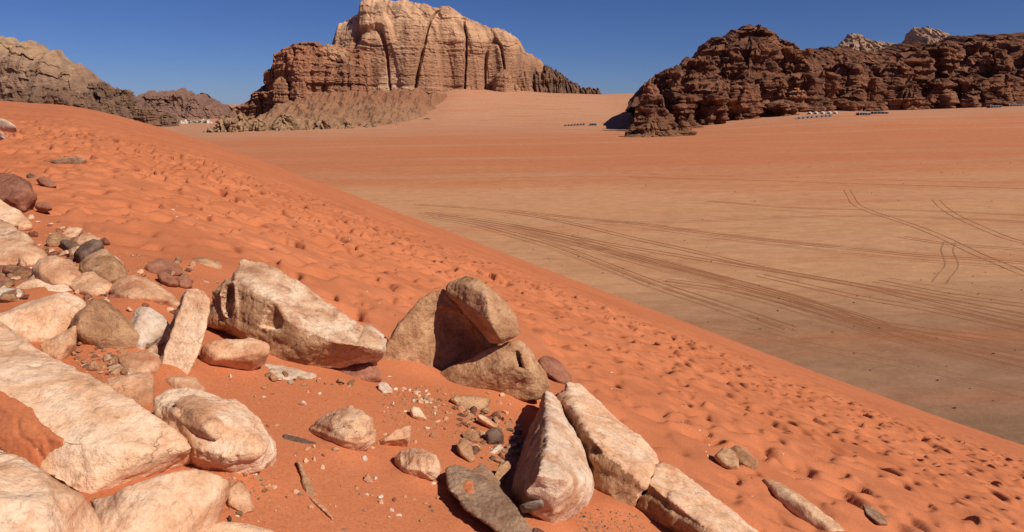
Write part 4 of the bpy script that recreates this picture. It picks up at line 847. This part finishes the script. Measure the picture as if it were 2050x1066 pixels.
# --- loose stones and gravel
def stone_mesh(seed, flat=0.6):
    r = random.Random(seed); pts = []
    for _ in range(16):
        v = Vector((r.gauss(0, 1), r.gauss(0, 1), r.gauss(0, 1))).normalized() * r.uniform(0.75, 1.0); v.z *= flat; v.y *= r.uniform(0.7, 0.9); pts.append(v * 0.5)
    me = hull_mesh([pts]); bm = bmesh.new(); bm.from_mesh(me)
    bmesh.ops.bevel(bm, geom=list(bm.edges), offset=0.03, segments=1, affect='EDGES', clamp_overlap=True)
    bm.to_mesh(me); bm.free(); return me
STONES = {}
rr = random.Random(21)
PROTO = {}
def rock_proto(k, mat):
    """detailed loose rock, one metre across"""
    if (k, mat) not in PROTO:
        base = PROTO.get(k)
        if base is None:
            r = random.Random(900 + k); pts = []
            fl = (0.45, 0.6, 0.75, 0.35)[k % 4]
            for _ in range(15):
                v = Vector((r.gauss(0, 1), r.gauss(0, 1), r.gauss(0, 1))).normalized() * r.uniform(0.8, 1.0); pts.append(np.array((v.x * 0.5, v.y * 0.5 * r.uniform(0.6, 0.85), v.z * 0.5 * fl)))
            o = finish_rock('loose_rock', [pts], mat, 1.0, 0.045, 1, 1.0, 0.3 * (k % 2), chip=1.0, lump=0.8)
            base = o.data; bpy.data.objects.remove(o); PROTO[k] = base
            co = np.empty(len(base.vertices) * 3, np.float32); base.vertices.foreach_get('co', co); co = co.reshape(-1, 3); co[:, 2] -= co[:, 2].max() * 0.22; base.vertices.foreach_set('co', co.ravel())
        PROTO[(k, mat)] = base
    return PROTO[(k, mat)]
def filler(label, group, mats, spots, size, cat='rock'):
    for px, py in spots:
        g = GD(px, py); s = rr.uniform(*size) * g[1] / 1400
        mt = rr.choice(mats); o = obj('loose_rock', rock_proto(rr.randrange(7), mt), None, None, tuple(g)); o.material_slots[0].link = 'OBJECT'; o.material_slots[0].material = (SM if cat == 'stone' else RM)[mt]
        o.scale = (s, s * rr.uniform(0.75, 1.1), s * rr.uniform(0.8, 1.25)); o.rotation_euler = (rr.uniform(-.35, .35), rr.uniform(-.35, .35), rr.uniform(0, 6.3)); tag(o, label, cat, group)
def stone_variant(k, mat):
    if (k, mat) not in STONES:
        me = stone_mesh(k, 0.35 + 0.1 * (k % 5)); me.name = 'loose_stone'; me.materials.append(SM[mat]); STONES[(k, mat)] = me
    return STONES[(k, mat)]
def zone(label, group, mats, spots, cat='stone', size=(9, 16)):
    for px, py in spots:
        g = GD(px, py); s = rr.uniform(*size) * g[1] / 1400
        o = obj('loose_stone', stone_variant(rr.randrange(8), rr.choice(mats)), None, None, (g[0], g[1], g[2] + s * 0.1))
        o.scale = (s, s * rr.uniform(0.7, 1), s * rr.uniform(0.7, 1)); o.rotation_euler = (rr.uniform(-.4, .4), rr.uniform(-.4, .4), rr.uniform(0, 6.3))
        tag(o, label, cat, group)
def scat(poly, n, seed=0):
    r = random.Random(seed); x0 = min(a for a, b in poly); x1 = max(a for a, b in poly); y0 = min(b for a, b in poly); y1 = max(b for a, b in poly); out = []
    while len(out) < n:
        x, y = r.uniform(x0, x1), r.uniform(y0, y1)
        if in_poly(np.array([x]), np.array([y]), poly)[0]: out.append((x, y))
    return out
filler('angular rock wedged among the boulders at the left edge', 'rocks filling the left edge', ['peach', 'brown', 'pale', 'red', 'peach'], scat([(0, 430), (70, 425), (130, 470), (180, 500), (170, 540), (60, 600), (0, 620)], 40, 41), (26, 62))
filler('half-buried rock between the dark grey stones and the peach wedge', 'rocks on the upper left slope', ['peach', 'brown', 'red', 'pale'], scat([(110, 450), (190, 480), (300, 520), (420, 530), (430, 580), (300, 560), (200, 590), (150, 600)], 34, 42), (18, 46))
filler('rock in the gap around the brown coarse boulder', 'rocks around the brown boulder', ['peach', 'brown', 'pale'], scat([(120, 680), (170, 690), (250, 700), (330, 690), (330, 745), (230, 770), (150, 720)], 22, 43), (20, 48))
filler('broken rock in the rubble heap behind the dark propped slab', 'rocks of the rubble heap', ['brown', 'peach', 'dark', 'red', 'peach'], scat([(915, 830), (970, 820), (1040, 860), (1040, 920), (1000, 950), (930, 890)], 26, 44), (18, 40))
filler('fragment at the foot of the biggest streaked boulder', 'fragments at the streaked boulder', ['peach', 'white', 'brown'], scat([(500, 728), (560, 745), (660, 765), (760, 770), (700, 780), (560, 770)], 14, 45), (14, 34))
filler('fragment on the sand right of the peach tilted slab', 'fragments by the peach slab', ['peach', 'brown', 'dark'], scat([(455, 950), (520, 955), (540, 990), (500, 1030), (450, 1040)], 14, 46), (12, 30))
filler('fragment beside the upright narrow slab', 'fragments by the upright slab', ['peach', 'brown', 'red'], scat([(300, 600), (350, 640), (330, 700), (420, 740), (430, 660), (390, 560)], 14, 47), (14, 34))
filler('small angular fragment strewn over the sheltered sand between the boulders', 'fragments on the sheltered sand', ['peach', 'peach', 'brown', 'white', 'red'], scat([(420, 745), (520, 740), (900, 790), (900, 860), (740, 940), (560, 960), (520, 830)], 60, 51) + scat([(500, 960), (880, 960), (900, 1060), (520, 1060)], 26, 52), (8, 24), 'stone')
filler('small angular fragment between the boulders of the left slope', 'fragments on the left slope', ['peach', 'pale', 'brown', 'red'], scat([(60, 430), (200, 480), (440, 530), (440, 660), (330, 690), (160, 600), (0, 560), (0, 450)], 80, 53), (9, 30), 'stone')
filler('small angular fragment close to the foot of the standing rock', 'fragments by the standing rock', ['peach', 'brown', 'white'], scat([(760, 770), (880, 785), (1000, 800), (1060, 830), (1040, 870), (900, 830), (770, 810)], 50, 54), (8, 24), 'stone')
zone('small angular stone in the rubble between the standing rock and dark slab', 'rubble stones', ['brown', 'peach', 'peach', 'dark', 'red', 'brown'], scat([(900, 830), (960, 810), (1040, 850), (1050, 890), (1010, 960), (960, 920), (910, 880)], 64, 3), size=(12, 32))
zone('small flat stone in the gravel patch left of the flat peach rock', 'gravel patch stones', ['dark', 'brown', 'red', 'peach', 'brown'], scat([(135, 700), (170, 685), (235, 700), (245, 745), (205, 765), (165, 735)], 60, 4), size=(10, 26))
zone('small stone chip on the sand below the standing rock', 'chips below the standing rock', ['white', 'grey', 'brown', 'peach'], [(762, 797), (776, 820), (770, 800), (745, 760), (806, 780), (780, 755), (865, 842), (888, 812), (835, 778), (700, 780), (665, 775), (640, 790)] + scat([(760, 790), (900, 785), (900, 840), (780, 830)], 14, 6), size=(8, 17))
zone('small stone chip on the sand in front of the streaked boulder', 'chips below the streaked boulder', ['white', 'grey', 'brown'], [(510, 790), (528, 792), (545, 786), (555, 850), (560, 760), (512, 755), (640, 762), (610, 770), (520, 745), (505, 735)], size=(8, 18))
zone('small stone chip on the sand along the bottom edge', 'chips along the bottom edge', ['white', 'grey', 'brown', 'dark'], [(808, 1025), (866, 1028), (735, 1050), (600, 990), (720, 994), (830, 1005), (735, 995), (475, 1030), (860, 1020), (785, 1028), (690, 1060), (880, 1050)], size=(8, 17))
zone('small stone among the pebbles at the foot of the long slab', 'pebbles at the long slab', ['dark', 'grey', 'brown'], scat([(1160, 1030), (1200, 1018), (1260, 1045), (1240, 1066), (1170, 1066)], 22, 8), size=(7, 14))
zone('small stone chip among the boulders on the left slope', 'chips on the left slope', ['peach', 'brown', 'dark', 'white', 'red'], scat([(40, 480), (120, 490), (290, 560), (420, 560), (360, 640), (290, 620), (180, 600), (60, 540)], 40, 9) + scat([(60, 430), (120, 440), (160, 470), (120, 500), (90, 480)], 14, 10) + scat([(460, 950), (530, 960), (520, 990), (460, 1010)], 16, 12), size=(7, 16))
zone('tiny stone chip lying on the open footprinted dune', 'chips on the open dune', ['white', 'white', 'dark', 'peach'], [(1352, 840), (1400, 860), (1420, 893), (1413, 905), (1455, 820), (1660, 900), (1080, 690), (1148, 737), (1265, 790), (1255, 795), (735, 590), (755, 595), (760, 610), (791, 633), (655, 470), (466, 420), (420, 430), (630, 500), (1225, 780), (1380, 960)] + scat([(300, 330), (700, 470), (1200, 720), (1700, 980), (1500, 1000), (1050, 650), (600, 500), (250, 430)], 60, 14), size=(4, 9))
def gravel(name, label, mat, spots, smin, smax, seed):
    r = np.random.RandomState(seed); base = np.array([(1, 1, 1), (1, -1, -1), (-1, 1, -1), (-1, -1, 1), (-1.2, 0.2, 0.1), (0.2, 1.1, .2)]) * 0.5
    VV, FF, n = [], [], 0; tri = [(0, 2, 1), (0, 1, 3), (0, 3, 2), (1, 2, 3)]; cube = np.array([(-1, -1, -1), (1, -1, -1), (1, 1, -1), (-1, 1, -1), (-1, -1, 1), (1, -1, 1), (1, 1, 1), (-1, 1, 1)]) * .5
    cf = np.array([(0, 3, 2, 1), (4, 5, 6, 7), (0, 1, 5, 4), (1, 2, 6, 5), (2, 3, 7, 6), (3, 0, 4, 7)])
    sp = np.array(spots); gg = G(sp[:, 0], sp[:, 1]); gg[2] = dune_z(gg[0], gg[1])
    for g in gg.T:
        s = r.uniform(smin, smax) * g[1] / 1400 * (1 if r.rand() < .85 else 1.6); a = r.uniform(0, 6.3)
        v = cube * (1 + 0.5 * r.uniform(-1, 1, (8, 1))) * [s, s * .7, s * .55]
        v = v @ np.array(Matrix.Rotation(r.uniform(-.6, .6), 3, 'X')).T @ np.array(Matrix.Rotation(a, 3, 'Z')).T
        VV.append(v + g + [0, 0, s * .1]); FF.append(cf + n); n += 8
    o = obj(name, mesh_np(name, np.concatenate(VV), np.concatenate(FF), False), SM[mat]); tag(o, label, 'gravel', kind='stuff')
gsp = lambda poly, n, s: scat(poly, n, s)
YG = [(760, 785), (870, 770), (1040, 840), (1040, 960), (900, 890), (770, 850)]
LG = [(120, 690), (240, 690), (260, 770), (200, 775)]
BG = [(450, 930), (560, 930), (540, 1030), (450, 1040)]
gravel('gravel', 'pale grit scattered over the sheltered sand', 'peach', gsp(YG, 420, 1) + gsp([(420, 740), (900, 760), (900, 1066), (520, 1066)], 260, 2) + gsp(BG, 90, 3) + gsp(LG, 120, 4) + gsp([(60, 460), (420, 540), (420, 620), (100, 560)], 160, 5) + gsp([(1150, 1020), (1290, 1040), (1290, 1066), (1150, 1066)], 90, 6), 1.2, 3.6, 1)
gravel('gravel', 'dark grit scattered over the sheltered sand', 'brown', gsp(YG, 520, 11) + gsp([(420, 740), (900, 760), (900, 1066), (520, 1066)], 160, 12) + gsp(BG, 200, 13) + gsp(LG, 220, 14) + gsp([(60, 460), (420, 540), (420, 620), (100, 560)], 160, 15) + gsp([(1150, 1020), (1290, 1040), (1290, 1066), (1150, 1066)], 220, 16), 1.4, 4.2, 2)

# ------------------------------------------------------------------ tyre tracks on the valley floor
def make_track(name, c0, c1):
    m, nt, b = mat_new(name, 1.0, 0.05); p = pos_n(nt)
    nt.links.new(ramp_n(nt, noise_n(nt, p, 0.25, 4), [(0.3, c0), (0.7, c1)]), b.inputs['Base Color'])
    tr = N(nt, 'ShaderNodeBsdfTransparent'); mx = N(nt, 'ShaderNodeMixShader')          # worn away in patches
    nt.links.new(ramp_n(nt, noise_n(nt, p, 0.16, 6, 0.75), [(0.35, (0.15, 0.15, 0.15)), (0.60, (0.72, 0.72, 0.72))]), mx.inputs[0])
    nt.links.new(tr.outputs[0], mx.inputs[1]); nt.links.new(b.outputs[0], mx.inputs[2]); nt.links.new(mx.outputs[0], nt.nodes['Material Output'].inputs['Surface'])
    return m
M_TRACK = make_track('churned_red_sand', (0.36, 0.165, 0.09), (0.43, 0.185, 0.097)); M_TRACK3 = make_track('faint_track_sand', (0.38, 0.19, 0.105), (0.46, 0.21, 0.112)); M_TRACK2 = make_track('pale_churned_sand', (0.36, 0.21, 0.125), (0.46, 0.26, 0.15))
def track(label, pz, width=0.32, gauge=1.55, mat=M_TRACK, h=0.05, seed=0, pair=True):
    r = random.Random(seed)
    pts = np.array([GP(1000 + x / 1.777, 300 + y / 1.777) for x, y in pz])
    k = np.arange(len(pts)); kk = np.linspace(0, len(pts) - 1, len(pts) * 24)
    xs = np.interp(kk, k, pts[:, 0]); ys = np.interp(kk, k, pts[:, 1])
    for _ in range(3):
        ke = np.ones(15) / 15; xs = np.convolve(np.pad(xs, 7, 'edge'), ke, 'valid'); ys = np.convolve(np.pad(ys, 7, 'edge'), ke, 'valid')
    q = np.stack([xs, ys, 0 * xs], -1); xs = xs + 0.5 * pn(q * 0.03 + seed); ys = ys + 0.5 * pn(q * 0.03 + seed + 9)
    tx, ty = np.gradient(xs), np.gradient(ys); L = np.maximum(np.hypot(tx, ty), 1e-6); nx, ny = -ty / L, tx / L
    parts = []
    for off in ((-gauge / 2, gauge / 2) if pair else (0,)):
        rows = []
        wv = width * (1 + 0.5 * pn(np.stack([xs, ys, 0 * xs + off + seed], -1) * 0.11)); 
        prof = [(-1.0, -0.03), (-0.55, h), (-0.3, 0.012), (0.3, 0.012), (0.55, h), (1.0, -0.03)]
        for a, zz in prof:
            X = xs + nx * (off + a * wv); Y = ys + ny * (off + a * wv); q = np.stack([X, Y, 0 * X], -1)
            Z = zplain(X, Y) + 0.25 * fbm(np.stack([X, Y, zplain(X, Y)], -1) * [0.02, 0.02, 0], 3) * sst(40, 200, Y) + zz + 0.015
            rows.append(np.stack([X, Y, Z], -1))
        V = np.stack(rows).reshape(-1, 3); parts.append((V, grid_faces(len(prof), len(xs))))
    V, Fc = join(parts); o = obj('tyre_track', mesh_np('tyre_track', V, Fc[:, ::-1]), mat); tag(o, label, kind='structure')
TR = [[(-250, 235), (-100, 258), (0, 285), (200, 340), (380, 410), (560, 480), (750, 540), (900, 590), (1060, 645)],
      [(-300, 215), (0, 260), (250, 310), (450, 370), (700, 440), (900, 490), (1100, 545), (1300, 620), (1500, 680), (1900, 775), (2300, 862)],
      [(-350, 190), (0, 215), (200, 250), (450, 310), (700, 365), (900, 415), (1100, 450), (1300, 485), (1500, 535), (1700, 585), (1900, 630), (2300, 700)],
      [(0, 212), (250, 245), (500, 265), (750, 300), (1000, 330), (1250, 355), (1500, 380), (1700, 392), (1900, 408), (2300, 451)],
      [(300, 255), (500, 262), (800, 255), (1100, 240), (1400, 238), (1900, 260), (2300, 285)],
      [(1235, 140), (1250, 165), (1255, 190), (1290, 212), (1400, 250), (1500, 285), (1600, 325), (1700, 375), (1800, 415), (1900, 460), (2300, 509)],
      [(1550, 175), (1580, 205), (1620, 235), (1700, 275), (1800, 320), (1900, 342), (2300, 377)],
      [(1610, 325), (1590, 360), (1605, 395), (1605, 420), (1575, 450), (1560, 480)],
      [(700, 622), (780, 632), (900, 645), (1060, 690), (1300, 740), (1600, 800), (1900, 880), (2300, 980)],
      [(700, 180), (1000, 205), (1200, 215), (1480, 215), (1900, 235), (2300, 257)],
      [(400, 95), (850, 108), (1250, 122), (1600, 132), (1900, 142), (2300, 153)],
      [(60, 295), (300, 345), (520, 395), (800, 465), (1000, 520), (1200, 575), (1400, 640)],
      [(550, 460), (800, 490), (1000, 540), (1200, 600), (1400, 640), (1900, 730), (2300, 812)],
      [(0, 262), (300, 322), (600, 372), (800, 405), (1000, 435), (1200, 470), (1500, 520), (1900, 600), (2300, 666)],
      [(900, 440), (1100, 485), (1300, 530), (1500, 560), (1900, 650), (2300, 722)], [(1400, 310), (1600, 340), (1900, 360), (2300, 397)], [(1300, 460), (1600, 520), (1900, 560), (2300, 621)], [(1200, 600), (1500, 640), (1900, 690), (2300, 767)]]
_rt = random.Random(8); N_MAIN = len(TR)
for i in range(22):                                                   # fainter single passes beside the main tracks
    b_ = TR[_rt.choice((0, 1, 2, 3, 4, 9, 10, 11, 12, 13, 14, 16))]; dy = _rt.uniform(-34, 34); dx = _rt.uniform(-60, 60)
    TR.append([(x + dx, y + dy * (0.4 + 0.6 * k / len(b_))) for k, (x, y) in enumerate(b_)])
for i, t_ in enumerate(TR):
    track('tyre track in the valley floor', t_, (0.22 if i in (1, 2, 3, 13) else 0.15) if i < N_MAIN else 0.10, mat=M_TRACK2 if i in (7, 8) else (M_TRACK if i < N_MAIN else M_TRACK3), seed=i, h=0.045 if i < N_MAIN else 0.02, pair=i < N_MAIN or i % 2 == 0)

# ------------------------------------------------------------------ sparse shrubs on the flat
def shrub_mesh(seed):
    r = random.Random(seed); bm = bmesh.new()
    for _ in range(26):
        a = r.uniform(0, 6.3); e = r.uniform(0.2, 1.4); L = r.uniform(0.35, 0.6); c = Vector((math.cos(a) * math.cos(e), math.sin(a) * math.cos(e), math.sin(e))) * L
        s = Vector((-math.sin(a), math.cos(a), 0.2)) * 0.07
        vs = [bm.verts.new(p) for p in (c * 0.15 - s * .3, c * 0.15 + s * .3, c * .7 + s, c, c * .7 - s)]
        bm.faces.new(vs)
    me = bpy.data.meshes.new('desert_shrub'); bm.to_mesh(me); bm.free(); return me
M_SHRUB = flat_mat('dry_shrub', (0.085, 0.07, 0.04)); SH = [shrub_mesh(k) for k in range(5)]
for s in SH: s.materials.append(M_SHRUB)
rs = random.Random(77); n = 0
while n < 150:
    px, py = rs.uniform(1000, 2080), 320 + 560 * rs.random() ** 1.3
    if py > np.interp(px, [a for a, b in SIL], [b for a, b in SIL]) - 12: continue
    g = GP(px, py)
    if g[1] > 900: continue
    o = obj('desert_shrub', SH[n % 5], None, None, g); s = rs.uniform(0.08, 0.22) * (1 + g[1] / 160); o.scale = (s * 1.3, s * 1.3, s * 0.7); o.rotation_euler.z = rs.uniform(0, 6)
    tag(o, 'tiny dry shrub dotting the open valley floor', 'shrub', 'shrubs on the valley floor'); n += 1

# ------------------------------------------------------------------ camps and village
M_WHITE = flat_mat('white_canvas', (0.5, 0.48, 0.44)); M_TENT = flat_mat('dark_tent_cloth', (0.035, 0.035, 0.04)); M_WALLP = flat_mat('pale_render', (0.38, 0.31, 0.24)); M_WALLW = flat_mat('white_render', (0.60, 0.55, 0.48)); M_DOOR = flat_mat('dark_opening', (0.05, 0.05, 0.06)); M_ROOF = flat_mat('grey_roof_sheet', (0.42, 0.43, 0.45)); M_LEAF = flat_mat('dark_foliage', (0.05, 0.06, 0.03)); M_BARK = flat_mat('bark', (0.1, 0.07, 0.05))
def bx(bm, x0, x1, y0, y1, z0, z1):
    v = [bm.verts.new(p) for p in ((x0, y0, z0), (x1, y0, z0), (x1, y1, z0), (x0, y1, z0), (x0, y0, z1), (x1, y0, z1), (x1, y1, z1), (x0, y1, z1))]
    for f in ((0, 3, 2, 1), (4, 5, 6, 7), (0, 1, 5, 4), (1, 2, 6, 5), (2, 3, 7, 6), (3, 0, 4, 7)): bm.faces.new([v[i] for i in f])
def bm_me(name, fn):
    bm = bmesh.new(); fn(bm); me = bpy.data.meshes.new(name); bm.to_mesh(me); bm.free(); return me
def dome_fn(bm):
    bmesh.ops.create_icosphere(bm, subdivisions=3, radius=2.5); bmesh.ops.bisect_plane(bm, geom=bm.verts[:] + bm.edges[:] + bm.faces[:], plane_co=(0, 0, -0.6), plane_no=(0, 0, -1), clear_outer=True)
    for v in bm.verts: v.co.z += 0.6
dome_me = bm_me('canopy', dome_fn); win_me = bm_me('window_panel', lambda bm: bx(bm, -1.0, 1.0, -2.55, -1.9, 0.2, 1.7)); deck_me = bm_me('deck', lambda bm: bx(bm, -2.8, 2.8, -3.4, 2.6, -0.5, 0.02))
def gable_fn(w, d, h, r):
    def f(bm):
        a = [bm.verts.new(p) for p in ((-w, -d, 0), (w, -d, 0), (w, -d, h), (0, -d, r), (-w, -d, h))]; b = [bm.verts.new((v.co.x, d, v.co.z)) for v in a]
        bm.faces.new(a[::-1]); bm.faces.new(b)
        for i in range(5): bm.faces.new((a[i], a[(i + 1) % 5], b[(i + 1) % 5], b[i]))
    return f
tent_me = bm_me('tent_body', gable_fn(2.6, 2.6, 1.7, 3.0)); tdoor_me = bm_me('door_flap', lambda bm: bx(bm, -0.7, 0.7, -2.66, -2.5, 0, 1.6))
def thing(name, loc, rz, label, cat, group, parts):
    e = bpy.data.objects.new(name, None); COL.objects.link(e); e.location = loc; e.rotation_euler.z = rz; tag(e, label, cat, group)
    for nm, me, m in parts: obj(nm, me, m, e)
    return e
def at_d(px, py, d): return GP(px, py)
ORD = ['first', 'second', 'third', 'fourth', 'fifth', 'sixth', 'seventh']
for k, px in enumerate((1621, 1633, 1646, 1660, 1672)):
    t = float(tq(px, 228)[0]); p = (t * 765, 765, zplain(t * 765, 765)); thing('dome_tent', p, -0.4, f'white dome tent, {ORD[k]} from the left in the upper camp row', 'tent', 'white dome tents', [('canopy', dome_me, M_WHITE), ('window_panel', win_me, M_DOOR), ('deck', deck_me, M_WALLP)])
for k, px in enumerate((1600, 1608, 1617, 1625, 1635, 1645, 1653, 1661)):
    t = float(tq(px, 233)[0]); p = (t * 715, 715, zplain(t * 715, 715)); thing('small_tent', p, -0.4, 'little white ridge tent in the lower row of the dome camp', 'tent', 'small white tents', [('tent_body', tent_me, M_WHITE), ('door_flap', tdoor_me, M_DOOR)])
def long_tent(label, px, py, d, wpx, cloth=M_TENT, roofm=M_ROOF, h=2.6):
    w = wpx * d / 1400 / 2; p = at_d(px, py, d)
    body_ = bm_me('tent_body', gable_fn(w, 3.0, h * .75, h)); roof_ = bm_me('roof_edge', lambda bm: bx(bm, -w * 1.03, w * 1.03, -3.3, 3.1, h * .98, h * 1.1))
    pol = [('post', bm_me('post', lambda bm, q=q: bx(bm, q * w - .12, q * w + .12, -3.35, -3.05, 0, h)), M_ROOF) for q in (-.9, -.45, 0, .45, .9)]
    thing('long_tent', p, 0.0, label, 'tent', None, [('tent_body', body_, cloth), ('roof_edge', roof_, roofm)] + pol)
long_tent('long dark camp tent with a pale roof edge right of the white domes', 1760, 228.5, 800, 30)
long_tent('shorter dark camp tent left of the pale-roofed one', 1728, 231, 795, 22)
long_tent('dark camp tent behind the pale-roofed one', 1745, 222, 830, 30)
long_tent('bluish dark tent at the far right camp, nearer row', 1990, 216.5, 860, 24)
long_tent('longer bluish dark tent at the far right edge', 2030, 213.5, 880, 30)
long_tent('dark tent between the two far right tents, set back', 2008, 211.5, 900, 18)
long_tent('low dark shed beside the row of tiny huts in the valley mouth', 1187, 251.5, 760, 16)
hut_me = bm_me('hut_body', gable_fn(1.3, 1.4, 1.3, 2.2))
for k, px in enumerate((1132, 1139, 1145, 1151, 1157, 1163, 1169)):
    p = at_d(px, 253.5 - k * 0.4, 760); thing('hut', p, 0.2, 'tiny brown hut in a row left of the low dark shed', 'hut', 'tiny huts in the valley mouth', [('hut_body', hut_me, M_ROOF if k == 0 else M_DOOR), ('door_flap', bm_me('door', lambda bm: bx(bm, -.4, .4, -1.46, -1.3, 0, 1.1)), M_WALLP)])
def house_fn(w, d, h):
    def f(bm): bx(bm, -w, w, -d, d, 0, h); bx(bm, -w * .4, w * .3, -d * .2, d * .8, h, h * 1.45)
    return f
houses = [bm_me('walls', house_fn(*s)) for s in ((7, 6, 5), (10, 6, 4.5), (5, 5, 7), (12, 7, 4))]
hdoor = bm_me('openings', lambda bm: [bx(bm, q, q + 1.6, -7.3, -4.8, 1.2, 3.0) for q in (-4, -1, 2.2)])
rv = random.Random(4)
for k in range(74):
    px = rv.uniform(268, 418); d = rv.uniform(2250, 2560); t = float(tq(px, 245)[0]); z = zplain(t * d, d)
    thing('village_house', (t * d, d, z), rv.uniform(-.5, .5), 'small pale flat-roofed house in the distant village below the range', 'house', 'village houses', [('walls', houses[rv.randrange(4)], rv.choice([M_WALLP, M_WALLW, M_WALLW]))])
def crown_me(seed):
    r = random.Random(seed); bm = bmesh.new()
    for _ in range(90):
        v = Vector((r.gauss(0, 1), r.gauss(0, 1), r.gauss(0, 1))).normalized() * r.uniform(.5, 1) ; c = Vector((v.x * 3, v.y * 3, v.z * 2.2 + 4)); a = Vector((r.gauss(0, 1), r.gauss(0, 1), r.gauss(0, 1))).normalized() * .8; b = a.cross(v).normalized() * .7
        bm.faces.new([bm.verts.new(p) for p in (c - a, c + b, c + a, c - b)])
    me = bpy.data.meshes.new('crown'); bm.to_mesh(me); bm.free(); return me
crowns = [crown_me(k) for k in range(3)]; trunk_me = bm_me('trunk', lambda bm: bmesh.ops.create_cone(bm, cap_ends=True, segments=6, radius1=.35, radius2=.2, depth=4.5, matrix=Matrix.Translation((0, 0, 2.2))))
for k in range(60):
    px = rv.uniform(266, 416); d = rv.uniform(2200, 2550); t = float(tq(px, 245)[0]); z = zplain(t * d, d)
    e = thing('village_tree', (t * d, d, z), 0, 'dark green tree among the houses of the distant village', 'tree', 'village trees', [('crown', crowns[k % 3], M_LEAF), ('trunk', trunk_me, M_BARK)]); s = rv.uniform(.8, 1.5); e.scale = (s, s, s)
